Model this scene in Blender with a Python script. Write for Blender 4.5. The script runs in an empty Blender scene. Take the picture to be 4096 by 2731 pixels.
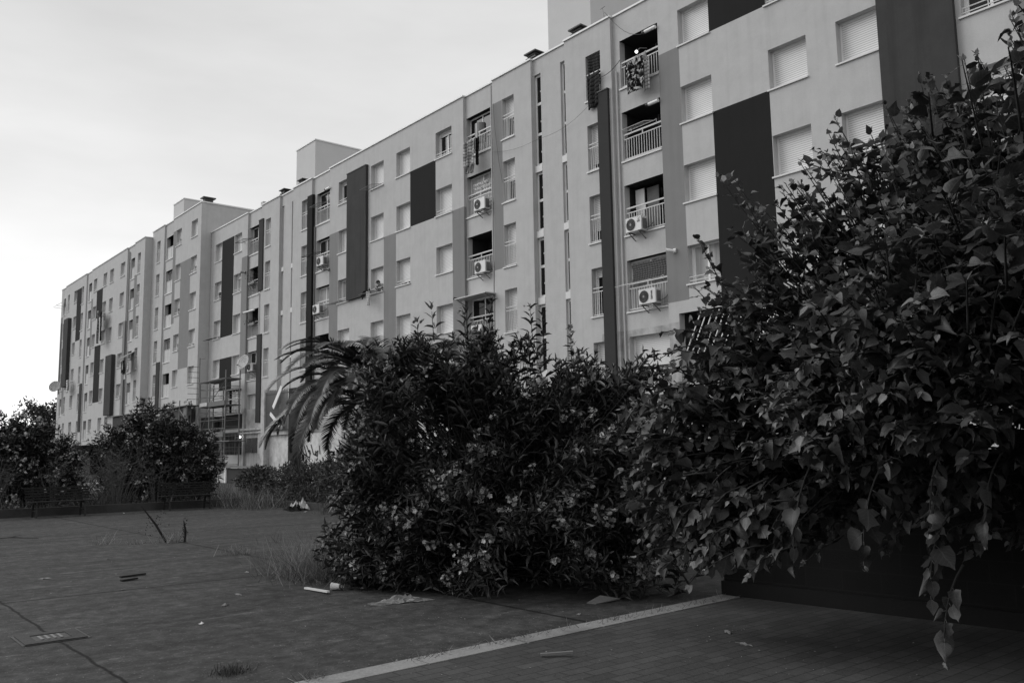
import bpy, math, random
import numpy as np
from mathutils import Vector, Matrix

# ------------------------------------------------------------------ camera, sky, sun, exposure
scn = bpy.context.scene
COL = scn.collection
YAW, PITCH, ROLL = math.radians(39.695), math.radians(7.209), math.radians(-0.984)
cam_d = bpy.data.cameras.new('camera'); cam = bpy.data.objects.new('camera', cam_d); COL.objects.link(cam)
fh = Vector((-math.cos(YAW), math.sin(YAW), 0)); rt = Vector((math.sin(YAW), math.cos(YAW), 0)); zz = Vector((0, 0, 1))
fw = fh * math.cos(PITCH) + zz * math.sin(PITCH); up = -fh * math.sin(PITCH) + zz * math.cos(PITCH)
r2 = rt * math.cos(ROLL) + up * math.sin(ROLL); u2 = up * math.cos(ROLL) - rt * math.sin(ROLL)
cam.matrix_world = Matrix(((r2.x, u2.x, -fw.x, 0), (r2.y, u2.y, -fw.y, 0), (r2.z, u2.z, -fw.z, 1.65), (0, 0, 0, 1)))
cam_d.sensor_width = 36; cam_d.lens = 30.6; cam_d.clip_start = 0.1; cam_d.clip_end = 3000
scn.camera = cam

SUN_EL, SUN_AZ = math.radians(35), math.radians(-126)     # azimuth measured from +Y towards +X: behind the camera, to the left
sun_dir = Vector((math.sin(SUN_AZ) * math.cos(SUN_EL), math.cos(SUN_AZ) * math.cos(SUN_EL), math.sin(SUN_EL)))
w = bpy.data.worlds.new('World'); scn.world = w; w.use_nodes = True
nt = w.node_tree; nt.nodes.clear()
def N(t, nt_, **k):
    n = nt_.nodes.new(t)
    for a, b in k.items(): setattr(n, a, b)
    return n
def math_n(nt_, op, a, b=None, c=None):
    n = N('ShaderNodeMath', nt_, operation=op)
    for i, v in enumerate((a, b, c)):
        if v is None: continue
        if isinstance(v, (int, float)): n.inputs[i].default_value = v
        else: nt_.links.new(v, n.inputs[i])
    return n.outputs[0]
def ramp(nt_, src, stops):
    n = N('ShaderNodeValToRGB', nt_); el = n.color_ramp.elements
    while len(el) < len(stops): el.new(0.5)
    for e, (p, v) in zip(el, stops): e.position = p; e.color = (v, v, v, 1)
    nt_.links.new(src, n.inputs[0]); return n.outputs[0]
sky = N('ShaderNodeTexSky', nt, sky_type='NISHITA', sun_disc=False)
sky.sun_elevation = SUN_EL; sky.sun_rotation = SUN_AZ; sky.dust_density = 4.0; sky.air_density = 1.0; sky.ozone_density = 1.0
bw = N('ShaderNodeRGBToBW', nt); nt.links.new(sky.outputs[0], bw.inputs[0])
tc = N('ShaderNodeTexCoord', nt); sx = N('ShaderNodeSeparateXYZ', nt); nt.links.new(tc.outputs['Generated'], sx.inputs[0])
mp = N('ShaderNodeMapping', nt); mp.inputs['Scale'].default_value = (1.2, 1.2, 4.5); nt.links.new(tc.outputs['Generated'], mp.inputs[0])
cl = N('ShaderNodeTexNoise', nt); cl.inputs['Scale'].default_value = 1.6; cl.inputs['Detail'].default_value = 5; cl.inputs['Roughness'].default_value = 0.55
nt.links.new(mp.outputs[0], cl.inputs['Vector'])
# high overcast: an even grey lid that thins and brightens towards the horizon on the sun's side
hz = math_n(nt, 'SUBTRACT', 1.0, math_n(nt, 'MULTIPLY', math_n(nt, 'ABSOLUTE', sx.outputs[2]), 2.1)); hz = math_n(nt, 'MAXIMUM', hz, 0.0)
hz = math_n(nt, 'POWER', hz, 1.6)
side = math_n(nt, 'MULTIPLY_ADD', sx.outputs[0], -0.5, 0.5)
lid = math_n(nt, 'ADD', 7.7, math_n(nt, 'MULTIPLY', math_n(nt, 'MULTIPLY', hz, side), 6.5))
cv = math_n(nt, 'MULTIPLY_ADD', cl.outputs[0], 0.52, 0.74)
lid = math_n(nt, 'MULTIPLY', lid, cv)
tot = math_n(nt, 'ADD', math_n(nt, 'MULTIPLY', lid, 0.92), math_n(nt, 'MULTIPLY', bw.outputs[0], 0.08))
bg = N('ShaderNodeBackground', nt); bg.inputs[1].default_value = 0.1; nt.links.new(tot, bg.inputs[0])
ow = N('ShaderNodeOutputWorld', nt); nt.links.new(bg.outputs[0], ow.inputs[0])

sd = bpy.data.lights.new('sun', 'SUN'); sd.energy = 1.5; sd.angle = math.radians(40); sd.color = (1, 1, 1)
sun = bpy.data.objects.new('sun', sd); COL.objects.link(sun)
sun.rotation_euler = sun_dir.to_track_quat('Z', 'Y').to_euler(); sun.location = (0, -10, 40)
scn.view_settings.view_transform = 'Standard'; scn.view_settings.look = 'None'; scn.view_settings.gamma = 1.0
scn.view_settings.exposure = 0.0
scn.cycles.max_bounces = 5; scn.cycles.diffuse_bounces = 3; scn.cycles.glossy_bounces = 2; scn.cycles.transmission_bounces = 2

# ------------------------------------------------------------------ helpers
class MB:
    def __init__(s): s.v = []; s.f = []; s.m = []
    def quad(s, a, b, c, d, m=0):
        i = len(s.v); s.v += [tuple(a), tuple(b), tuple(c), tuple(d)]; s.f.append((i, i + 1, i + 2, i + 3)); s.m.append(m)
    def tri(s, a, b, c, m=0):
        i = len(s.v); s.v += [tuple(a), tuple(b), tuple(c)]; s.f.append((i, i + 1, i + 2)); s.m.append(m)
    def box(s, x0, x1, y0, y1, z0, z1, m=0):
        i = len(s.v)
        s.v += [(x0, y0, z0), (x1, y0, z0), (x1, y1, z0), (x0, y1, z0), (x0, y0, z1), (x1, y0, z1), (x1, y1, z1), (x0, y1, z1)]
        for f in ((0, 3, 2, 1), (4, 5, 6, 7), (0, 1, 5, 4), (1, 2, 6, 5), (2, 3, 7, 6), (3, 0, 4, 7)):
            s.f.append(tuple(i + k for k in f)); s.m.append(m)
        return s
    def beam(s, a, b, w, h, m=0):
        a = Vector(a); b = Vector(b); d = (b - a).normalized()
        u = d.cross(Vector((0, 0, 1)));  u = u.normalized() if u.length > 1e-4 else Vector((1, 0, 0)); v = u.cross(d)
        i = len(s.v)
        for p in (a, b):
            for (p1, p2) in ((-1, -1), (1, -1), (1, 1), (-1, 1)): s.v.append(tuple(p + u * (w / 2 * p1) + v * (h / 2 * p2)))
        for f in ((0, 1, 2, 3), (7, 6, 5, 4), (0, 4, 5, 1), (1, 5, 6, 2), (2, 6, 7, 3), (3, 7, 4, 0)):
            s.f.append(tuple(i + k for k in f)); s.m.append(m)
    def tube(s, pts, r, n=6, m=0):
        pts = [Vector(p) for p in pts]; rs = r if isinstance(r, (list, tuple)) else [r] * len(pts)
        i0 = len(s.v); prev = None
        for k, p in enumerate(pts):
            d = (pts[min(k + 1, len(pts) - 1)] - pts[max(k - 1, 0)]).normalized()
            ref = prev if prev is not None else (Vector((0, 0, 1)) if abs(d.z) < 0.9 else Vector((1, 0, 0)))
            u = (ref - d * ref.dot(d)).normalized(); prev = u; v = d.cross(u)
            for j in range(n):
                a = 2 * math.pi * j / n; s.v.append(tuple(p + (u * math.cos(a) + v * math.sin(a)) * rs[k]))
        for k in range(len(pts) - 1):
            for j in range(n):
                a = i0 + k * n + j; b = i0 + k * n + (j + 1) % n; s.f.append((a, b, b + n, a + n)); s.m.append(m)
        s.f.append(tuple(i0 + j for j in range(n))[::-1]); s.m.append(m)
        s.f.append(tuple(i0 + (len(pts) - 1) * n + j for j in range(n))); s.m.append(m)
    def disc(s, c, r, n=20, axis='y', m=0, ry=None):
        c = Vector(c); i = len(s.v); ry = ry or r
        for j in range(n):
            a = 2 * math.pi * j / n; x, z = math.cos(a) * r, math.sin(a) * ry
            s.v.append(tuple(c + (Vector((x, 0, z)) if axis == 'y' else Vector((x, z, 0)) if axis == 'z' else Vector((0, x, z)))))
        s.f.append(tuple(range(i, i + n))); s.m.append(m)
    def mesh(s, name, mats, org=(0, 0, 0), smooth=False):
        me = bpy.data.meshes.new(name)
        o = org
        me.from_pydata([(a - o[0], b - o[1], c - o[2]) for a, b, c in s.v], [], s.f)
        for m in mats: me.materials.append(m)
        me.polygons.foreach_set('material_index', s.m)
        if smooth: me.polygons.foreach_set('use_smooth', [True] * len(s.f))
        me.update(); return me
    def build(s, name, mats, parent=None, loc=(0, 0, 0), org=(0, 0, 0), smooth=False):
        if not isinstance(mats, (list, tuple)): mats = [mats]
        return link(name, s.mesh(name, mats, org, smooth), parent, loc)
def link(name, me, parent=None, loc=(0, 0, 0), rotz=0):
    o = bpy.data.objects.new(name, me); COL.objects.link(o); o.parent = parent; o.location = loc; o.rotation_euler = (0, 0, rotz); return o
def tag(o, label=None, cat=None, group=None, kind=None):
    if label: o['label'] = label
    if cat: o['category'] = cat
    if group: o['group'] = group
    if kind: o['kind'] = kind
    return o
def thing(name, label, cat, loc=(0, 0, 0), group=None, rotz=0):
    return tag(link(name, None, None, loc, rotz), label, cat, group)
def struct(name, mb, mats): return tag(mb.build(name, mats), kind='structure')
_copies = {}
def copy_tree(o, parent=None):
    c = o.copy(); COL.objects.link(c); c.parent = parent
    for ch in [x for x in o.children]: copy_tree(ch, c)
    return c

# ------------------------------------------------------------------ materials (the photograph is black and white: all greys)
def mat(name, v, rough=0.8, spec=0.3, var=0.12, scale=3.0, fine=0.06, fscale=60.0, bump=0.15, stain=0.0, metal=0.0, streak=0.0):
    m = bpy.data.materials.new(name); m.use_nodes = True; t = m.node_tree; p = t.nodes['Principled BSDF']
    p.inputs['Roughness'].default_value = rough; p.inputs['Specular IOR Level'].default_value = spec; p.inputs['Metallic'].default_value = metal
    c = N('ShaderNodeTexCoord', t); o = c.outputs['Object']
    n1 = N('ShaderNodeTexNoise', t); n1.inputs['Scale'].default_value = scale; n1.inputs['Detail'].default_value = 6; n1.inputs['Roughness'].default_value = 0.65; t.links.new(o, n1.inputs['Vector'])
    n2 = N('ShaderNodeTexNoise', t); n2.inputs['Scale'].default_value = fscale; n2.inputs['Detail'].default_value = 3; t.links.new(o, n2.inputs['Vector'])
    a = math_n(t, 'MULTIPLY_ADD', n1.outputs[0], var * 3.0 * v, v * (1 - 1.5 * var))
    b = math_n(t, 'MULTIPLY_ADD', n2.outputs[0], fine * 2.5 * v, -fine * 1.25 * v)
    col = math_n(t, 'ADD', a, b)
    if streak > 0:
        mp_ = N('ShaderNodeMapping', t); mp_.inputs['Scale'].default_value = (3.0, 3.0, 0.16); t.links.new(o, mp_.inputs[0])
        n3 = N('ShaderNodeTexNoise', t); n3.inputs['Scale'].default_value = 1.3; n3.inputs['Detail'].default_value = 4; t.links.new(mp_.outputs[0], n3.inputs['Vector'])
        k = ramp(t, n3.outputs[0], [(0.30, 1 - streak), (0.52, 1.0)])
        col = math_n(t, 'MULTIPLY', col, k)
    if stain > 0:
        n4 = N('ShaderNodeTexNoise', t); n4.inputs['Scale'].default_value = 1.1; n4.inputs['Detail'].default_value = 8; n4.inputs['Roughness'].default_value = 0.7; t.links.new(o, n4.inputs['Vector'])
        k = ramp(t, n4.outputs[0], [(0.36, 1 - stain), (0.55, 1.0)])
        col = math_n(t, 'MULTIPLY', col, k)
    col = math_n(t, 'MAXIMUM', col, 0.001)
    t.links.new(col, p.inputs['Base Color'])
    if bump > 0:
        bn = N('ShaderNodeBump', t); bn.inputs['Strength'].default_value = bump; bn.inputs['Distance'].default_value = 0.01
        t.links.new(n2.outputs[0], bn.inputs['Height']); t.links.new(bn.outputs[0], p.inputs['Normal'])
    return m
M = {}
M['light'] = mat('stucco_light', 0.51, 0.9, 0.15, 0.085, 1.7, 0.08, 30, 0.4, streak=0.06, stain=0.05)
M['mid'] = mat('stucco_mid', 0.235, 0.9, 0.15, 0.07, 1.2, 0.06, 38, 0.25, streak=0.06)
M['dark'] = mat('stucco_dark', 0.022, 0.9, 0.12, 0.10, 1.2, 0.06, 38, 0.25, streak=0.08)
M['box'] = mat('stucco_charcoal', 0.060, 0.9, 0.12, 0.16, 1.4, 0.08, 38, 0.25, streak=0.18)
M['pillar'] = mat('pillar_charcoal', 0.050, 0.9, 0.12, 0.08, 1.2, 0.06, 38, 0.2)
M['tower'] = mat('stucco_tower', 0.58, 0.9, 0.15, 0.05, 0.9, 0.05, 38, 0.25)
M['worn'] = mat('worn_plaster', 0.5, 0.9, 0.15, 0.10, 1.6, 0.08, 30, 0.3, stain=0.4, streak=0.25)
M['coping'] = mat('coping_metal', 0.75, 0.45, 0.5, 0.04, 2, 0.02, 30, 0.0)
M['soffit'] = mat('shaded_plaster', 0.30, 0.9, 0.1, 0.08, 1.5)
M['white'] = mat('white_paint', 0.82, 0.45, 0.4, 0.05, 3, 0.03, 40, 0.0)
M['rail'] = mat('rail_paint', 0.56, 0.45, 0.4, 0.08, 4, 0.03, 40, 0.0)
M['sill'] = mat('pale_stone_sill', 0.68, 0.6, 0.4, 0.08, 4, 0.05, 60, 0.05)
M['panelw'] = mat('frosted_panel', 0.50, 0.35, 0.4, 0.06, 2, 0.03, 40, 0.0, streak=0.1)
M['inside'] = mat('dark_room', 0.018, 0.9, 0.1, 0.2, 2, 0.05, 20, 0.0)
M['logg'] = mat('loggia_shade_dark_plaster', 0.035, 0.9, 0.1, 0.10, 1.5, 0.05, 30, 0.1)  # balcony recess shade put into the colour; also serves plain dark annex panels
M['metal'] = mat('grey_metal', 0.16, 0.5, 0.5, 0.15, 5, 0.05, 40, 0.05, metal=0.3)
M['galv'] = mat('galvanised_tube', 0.17, 0.45, 0.5, 0.15, 6, 0.05, 50, 0.0, metal=0.4)
M['black'] = mat('black_paint', 0.012, 0.5, 0.4, 0.2, 6, 0.05, 50, 0.05)
M['chim'] = mat('chimney_metal', 0.05, 0.6, 0.4, 0.15, 4)
M['curt'] = mat('curtain_cloth', 0.42, 0.9, 0.1, 0.12, 3, 0.05, 60, 0.1, streak=0.4)
M['acw'] = mat('ac_casing', 0.70, 0.45, 0.4, 0.06, 4, 0.03, 40, 0.0, streak=0.12)
M['cable'] = mat('cable', 0.10, 0.7, 0.2)
M['wood'] = mat('plank_wood', 0.16, 0.8, 0.2, 0.25, 5, 0.1, 60, 0.2)
def glass_mat(name, v):
    m = bpy.data.materials.new(name); m.use_nodes = True; p = m.node_tree.nodes['Principled BSDF']
    p.inputs['Base Color'].default_value = (v, v, v, 1); p.inputs['Roughness'].default_value = 0.06; p.inputs['Specular IOR Level'].default_value = 0.28
    t = m.node_tree; c = N('ShaderNodeTexCoord', t); n = N('ShaderNodeTexNoise', t); n.inputs['Scale'].default_value = 1.5; t.links.new(c.outputs['Object'], n.inputs[0])
    b = N('ShaderNodeBump', t); b.inputs['Strength'].default_value = 0.05; t.links.new(n.outputs[0], b.inputs['Height']); t.links.new(b.outputs[0], p.inputs['Normal'])
    return m
M['glass'] = glass_mat('window_glass', 0.012); M['bright_glass'] = glass_mat('veranda_glass', 0.55)
def shutter_mat():
    m = mat('shutter_slats', 0.75, 0.5, 0.3, 0.05, 2.5, 0.02, 30, 0.0); t = m.node_tree; p = t.nodes['Principled BSDF']
    c = N('ShaderNodeTexCoord', t); s = N('ShaderNodeSeparateXYZ', t); t.links.new(c.outputs['Object'], s.inputs[0])
    ph = math_n(t, 'FRACT', math_n(t, 'MULTIPLY', s.outputs[2], 1 / 0.072))
    groove = ramp(t, ph, [(0.0, 0.42), (0.16, 0.50), (0.30, 1.0), (1.0, 0.96)])
    old = p.inputs['Base Color'].links[0].from_socket
    t.links.new(math_n(t, 'MULTIPLY', old, groove), p.inputs['Base Color'])
    return m
M['shutter'] = shutter_mat()
rnd = random.Random(7)
# ------------------------------------------------------------------ ground
def plaza_mat():
    m = mat('plaza_concrete', 0.044, 0.9, 0.2, 0.16, 0.9, 0.20, 38, 0.6); t = m.node_tree; p = t.nodes['Principled BSDF']
    col = p.inputs['Base Color'].links[0].from_socket
    c = N('ShaderNodeTexCoord', t); o = c.outputs['Object']
    wn = N('ShaderNodeTexNoise', t); wn.inputs['Scale'].default_value = 2.6; wn.inputs['Detail'].default_value = 6; t.links.new(o, wn.inputs['Vector'])
    s = N('ShaderNodeSeparateXYZ', t); t.links.new(o, s.inputs[0]); X, Y = s.outputs[0], s.outputs[1]
    j = math_n(t, 'MULTIPLY_ADD', wn.outputs[0], 0.10, -0.05)
    def line(dist, wdt, dark):                     # joint or crack: darkening inside wdt
        k = math_n(t, 'DIVIDE', dist, wdt); k = math_n(t, 'MINIMUM', k, 1.0); k = math_n(t, 'POWER', k, 2.0)
        return math_n(t, 'MULTIPLY_ADD', k, 1 - dark, dark)
    # straight slab joints every 4 m, and one jagged crack along the joint at y = 2.05
    jx = math_n(t, 'PINGPONG', math_n(t, 'ADD', X, 11.85), 4.0)
    jy = math_n(t, 'PINGPONG', math_n(t, 'ADD', math_n(t, 'ADD', Y, -6.1), math_n(t, 'MULTIPLY', j, 0.2)), 4.0)
    near = math_n(t, 'LESS_THAN', Y, 4.2)
    crack = math_n(t, 'ABSOLUTE', math_n(t, 'ADD', math_n(t, 'ADD', Y, -2.05), j))
    for d, w_, k in ((jx, 0.038, 0.12), (jy, 0.038, 0.2), (crack, 0.022, 0.06)):
        col = math_n(t, 'MULTIPLY', col, line(d, w_, k))
    jx2 = math_n(t, 'ABSOLUTE', math_n(t, 'ADD', X, 14.1)); jx3 = math_n(t, 'ABSOLUTE', math_n(t, 'ADD', X, 17.6))
    for d in (jx2, jx3): col = math_n(t, 'MULTIPLY', col, line(d, 0.035, 0.5))
    # broad worn bands and scuffs
    mp_ = N('ShaderNodeMapping', t); mp_.inputs['Scale'].default_value = (1.6, 0.25, 1); mp_.inputs['Rotation'].default_value = (0, 0, 0.25); t.links.new(o, mp_.inputs[0])
    sn = N('ShaderNodeTexNoise', t); sn.inputs['Scale'].default_value = 1.3; sn.inputs['Detail'].default_value = 7; sn.inputs['Roughness'].default_value = 0.6; t.links.new(mp_.outputs[0], sn.inputs['Vector'])
    col = math_n(t, 'MULTIPLY', col, ramp(t, sn.outputs[0], [(0.28, 0.60), (0.5, 1.0), (0.72, 1.40)]))
    gn = N('ShaderNodeTexNoise', t); gn.inputs['Scale'].default_value = 5.5; gn.inputs['Detail'].default_value = 9; gn.inputs['Roughness'].default_value = 0.75; t.links.new(o, gn.inputs['Vector'])
    col = math_n(t, 'MULTIPLY', col, ramp(t, gn.outputs[0], [(0.33, 0.50), (0.5, 1.0), (0.67, 1.75)]))
    mq = N('ShaderNodeMapping', t); mq.inputs['Scale'].default_value = (2.4, 0.5, 1); mq.inputs['Rotation'].default_value = (0, 0, 0.12); t.links.new(o, mq.inputs[0])
    fn = N('ShaderNodeTexNoise', t); fn.inputs['Scale'].default_value = 2.2; fn.inputs['Detail'].default_value = 8; fn.inputs['Roughness'].default_value = 0.7; t.links.new(mq.outputs[0], fn.inputs['Vector'])
    col = math_n(t, 'MULTIPLY', col, ramp(t, fn.outputs[0], [(0.0, 1.0), (0.58, 1.0), (0.66, 1.9), (0.76, 2.8)]))
    col = math_n(t, 'MULTIPLY', col, ramp(t, fn.outputs[0], [(0.26, 0.60), (0.36, 1.0), (1.0, 1.0)]))
    # tyre arcs
    for cx, cy, r, wd, k in ((-10.6, 3.4, 1.35, 0.08, 0.72), (-12.3, 4.5, 1.1, 0.07, 0.75), (-7.9, 3.6, 0.8, 0.06, 0.75), (-9.0, 4.4, 2.2, 0.10, 1.25), (-14.5, 4.0, 2.0, 0.12, 1.2)):
        dx = math_n(t, 'ADD', X, -cx); dy = math_n(t, 'ADD', Y, -cy)
        d = math_n(t, 'SQRT', math_n(t, 'ADD', math_n(t, 'MULTIPLY', dx, dx), math_n(t, 'MULTIPLY', dy, dy)))
        d = math_n(t, 'ABSOLUTE', math_n(t, 'ADD', math_n(t, 'ADD', d, math_n(t, 'MULTIPLY', j, 1.0)), -r))
        a = math_n(t, 'MULTIPLY', math_n(t, 'GREATER_THAN', d, wd), 1.0)
        mask = math_n(t, 'LESS_THAN', math_n(t, 'ADD', dx, math_n(t, 'MULTIPLY', dy, 0.6)), 0.2)
        e = line(d, wd, k); e = math_n(t, 'MAXIMUM', e, mask) if k < 1 else math_n(t, 'MULTIPLY_ADD', mask, math_n(t, 'SUBTRACT', 1.0, e), e)
        col = math_n(t, 'MULTIPLY', col, e)
    # grit: pale specks and darker spots
    v = N('ShaderNodeTexVoronoi', t); v.inputs['Scale'].default_value = 9.0; t.links.new(o, v.inputs['Vector'])
    sp = math_n(t, 'LESS_THAN', v.outputs['Distance'], math_n(t, 'MULTIPLY_ADD', wn.outputs[0], 0.16, -0.055))
    rr = N('ShaderNodeSeparateColor', t); t.links.new(v.outputs['Color'], rr.inputs[0])
    sp = math_n(t, 'MULTIPLY', sp, math_n(t, 'GREATER_THAN', rr.outputs[0], 0.45))
    amt = math_n(t, 'MULTIPLY_ADD', rr.outputs[1], 4.0, -0.8)
    col = math_n(t, 'MULTIPLY', col, math_n(t, 'MULTIPLY_ADD', sp, amt, 1.0))
    v2 = N('ShaderNodeTexVoronoi', t); v2.inputs['Scale'].default_value = 42.0; t.links.new(o, v2.inputs['Vector'])
    r2_ = N('ShaderNodeSeparateColor', t); t.links.new(v2.outputs['Color'], r2_.inputs[0])
    s2_ = math_n(t, 'MULTIPLY', math_n(t, 'LESS_THAN', v2.outputs['Distance'], 0.26), math_n(t, 'GREATER_THAN', r2_.outputs[0], 0.86))
    col = math_n(t, 'MULTIPLY', col, math_n(t, 'MULTIPLY_ADD', s2_, 1.8, 1.0))
    t.links.new(math_n(t, 'MAXIMUM', col, 0.004), p.inputs['Base Color'])
    return m
def paver_mat():
    m = mat('paving_tiles', 0.074, 0.9, 0.2, 0.18, 0.9, 0.18, 45, 0.5, stain=0.25); t = m.node_tree; p = t.nodes['Principled BSDF']
    col = p.inputs['Base Color'].links[0].from_socket
    c = N('ShaderNodeTexCoord', t); mp_ = N('ShaderNodeMapping', t); mp_.inputs['Rotation'].default_value = (0, 0, math.radians(90)); t.links.new(c.outputs['Object'], mp_.inputs[0])
    b = N('ShaderNodeTexBrick', t); b.inputs['Scale'].default_value = 1.0; b.inputs['Brick Width'].default_value = 0.26; b.inputs['Row Height'].default_value = 0.125
    b.inputs['Mortar Size'].default_value = 0.007; b.inputs['Mortar Smooth'].default_value = 0.3; b.inputs['Color1'].default_value = (1, 1, 1, 1); b.inputs['Color2'].default_value = (0.72, 0.72, 0.72, 1); b.inputs['Mortar'].default_value = (0.45, 0.45, 0.45, 1)
    t.links.new(mp_.outputs[0], b.inputs['Vector'])
    g = N('ShaderNodeRGBToBW', t); t.links.new(b.outputs[0], g.inputs[0])
    col = math_n(t, 'MULTIPLY', col, g.outputs[0])
    v = N('ShaderNodeTexVoronoi', t); v.inputs['Scale'].default_value = 16.0; t.links.new(c.outputs['Object'], v.inputs['Vector'])
    rr = N('ShaderNodeSeparateColor', t); t.links.new(v.outputs['Color'], rr.inputs[0])
    sp = math_n(t, 'MULTIPLY', math_n(t, 'LESS_THAN', v.outputs['Distance'], 0.11), math_n(t, 'GREATER_THAN', rr.outputs[0], 0.72))
    col = math_n(t, 'MULTIPLY', col, math_n(t, 'MULTIPLY_ADD', sp, math_n(t, 'MULTIPLY_ADD', rr.outputs[1], 3.6, -0.8), 1.0))
    t.links.new(math_n(t, 'MAXIMUM', col, 0.004), p.inputs['Base Color'])
    return m
M['plaza'] = plaza_mat(); M['paver'] = paver_mat()
M['soil'] = mat('dry_soil', 0.070, 0.95, 0.1, 0.25, 0.8, 0.2, 25, 0.5, stain=0.3)
M['kerb'] = mat('kerb_stone', 0.25, 0.9, 0.2, 0.20, 3.0, 0.22, 45, 0.6, stain=0.35)
M['lowkerb'] = mat('stained_concrete', 0.055, 0.9, 0.2, 0.2, 1.5, 0.15, 40, 0.4, stain=0.4)
g = MB(); g.quad((-900, -700, -0.012), (700, -700, -0.012), (700, 900, -0.012), (-900, 900, -0.012)); struct('ground', g, M['soil'])
g = MB(); g.quad((-29.0, -14, 0), (-5.45, -14, 0), (-6.25, 9.0, 0), (-29.0, 12.4, 0)); g.tri((-29.0, 12.4, 0), (-6.25, 9.0, 0), (-6.3, 12.4, 0)); struct('plaza', g, M['plaza'])
g = MB(); g.quad((-5.25, -14, 0.012), (14, -14, 0.012), (14, 9.6, 0.012), (-6.08, 9.6, 0.012)); struct('pavement', g, M['paver'])
g = MB(); y = -14.0; rk = random.Random(3)
while y < 8.15:
    l = min(rk.choice((0.95, 1.0, 1.05)), 8.25 - y); a = rk.uniform(-0.010, 0.010); z = 0.016 + rk.uniform(-0.003, 0.004); k = len(g.v)
    g.box(-6.10 + a, -5.855 + a, y, y + l - 0.018, -0.05, z); g.v[k:] = [(vx - .035 * (vy - 3), vy, vz) for vx, vy, vz in g.v[k:]]; y += l
struct('kerb', g, M['kerb'])
g = MB(); g.box(-29.3, -29.02, -10, 12.7, -0.1, 0.24); g.box(-29.018, -16.0, 12.42, 12.7, -0.1, 0.2); struct('planting_kerb', g, M['lowkerb'])

# ------------------------------------------------------------------ walls with openings
WM = [M['light'], M['mid'], M['dark'], M['logg'], M['box'], M['soffit'], M['worn'], M['inside']]
class Facade:
    """stucco front made of plane segments (xa, xb, y), with openings, painted areas and returns"""
    def __init__(s, segs, z0, z1, base=0): s.segs = segs; s.z0 = z0; s.z1 = z1; s.ops = []; s.paint = []; s.base = base
    def y_at(s, x):
        for a, b, y in s.segs:
            if a <= x <= b: return y
        return s.segs[0][2]
    def hole(s, xa, xb, za, zb, depth=0.34, back=None): s.ops.append((xa, xb, za, zb, depth, back))
    def col(s, x, z):
        m = s.base
        for a, b, c, d, k in s.paint:
            if a <= x <= b and c <= z <= d: m = k
        return m
    def make(s, mb):
        for i, (xa, xb, y) in enumerate(s.segs):
            ops = [o for o in s.ops if xa <= (o[0] + o[1]) / 2 <= xb]
            xs = {xa, xb}; zs = {s.z0, s.z1}
            for o in ops: xs |= {o[0], o[1]}; zs |= {o[2], o[3]}
            for a, b, c, d, k in s.paint:
                if b > xa and a < xb: xs |= {min(max(a, xa), xb), min(max(b, xa), xb)}; zs |= {c, d}
            xs = sorted(xs); zs = sorted(z for z in zs if s.z0 <= z <= s.z1)
            for p in range(len(xs) - 1):
                for q in range(len(zs) - 1):
                    x0, x1, z0, z1 = xs[p], xs[p + 1], zs[q], zs[q + 1]
                    if x1 - x0 < 1e-5 or z1 - z0 < 1e-5: continue
                    cx, cz = (x0 + x1) / 2, (z0 + z1) / 2
                    if any(o[0] < cx < o[1] and o[2] < cz < o[3] for o in ops): continue
                    mb.quad((x0, y, z0), (x1, y, z0), (x1, y, z1), (x0, y, z1), s.col(cx, cz))
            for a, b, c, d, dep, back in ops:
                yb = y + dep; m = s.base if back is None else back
                e = min(dep, .3) if back is not None else dep; ye = y + e  # loggia ceiling and deeper jambs coloured dark to imitate recess shade
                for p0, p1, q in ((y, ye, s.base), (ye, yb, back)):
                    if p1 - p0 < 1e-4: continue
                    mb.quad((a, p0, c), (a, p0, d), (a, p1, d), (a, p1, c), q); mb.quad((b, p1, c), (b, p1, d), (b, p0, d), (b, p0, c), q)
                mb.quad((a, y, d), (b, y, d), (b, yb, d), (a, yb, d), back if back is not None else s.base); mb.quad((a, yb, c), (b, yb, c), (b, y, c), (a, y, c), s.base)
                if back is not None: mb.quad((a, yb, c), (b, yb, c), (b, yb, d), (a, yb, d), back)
            if i + 1 < len(s.segs):
                y2 = s.segs[i + 1][2]; xk = xb + (-0.03 if y2 > y else 0.03)
                zs = {s.z0, s.z1}
                for a, b, c, d, k in s.paint:
                    if a <= xk <= b: zs |= {max(c, s.z0), min(d, s.z1)}
                zs = sorted(zs)
                for q in range(len(zs) - 1):
                    k = s.col(xk, (zs[q] + zs[q + 1]) / 2)
                    mb.quad((xb, y, zs[q]), (xb, y2, zs[q]), (xb, y2, zs[q + 1]), (xb, y, zs[q + 1]), k)

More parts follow.
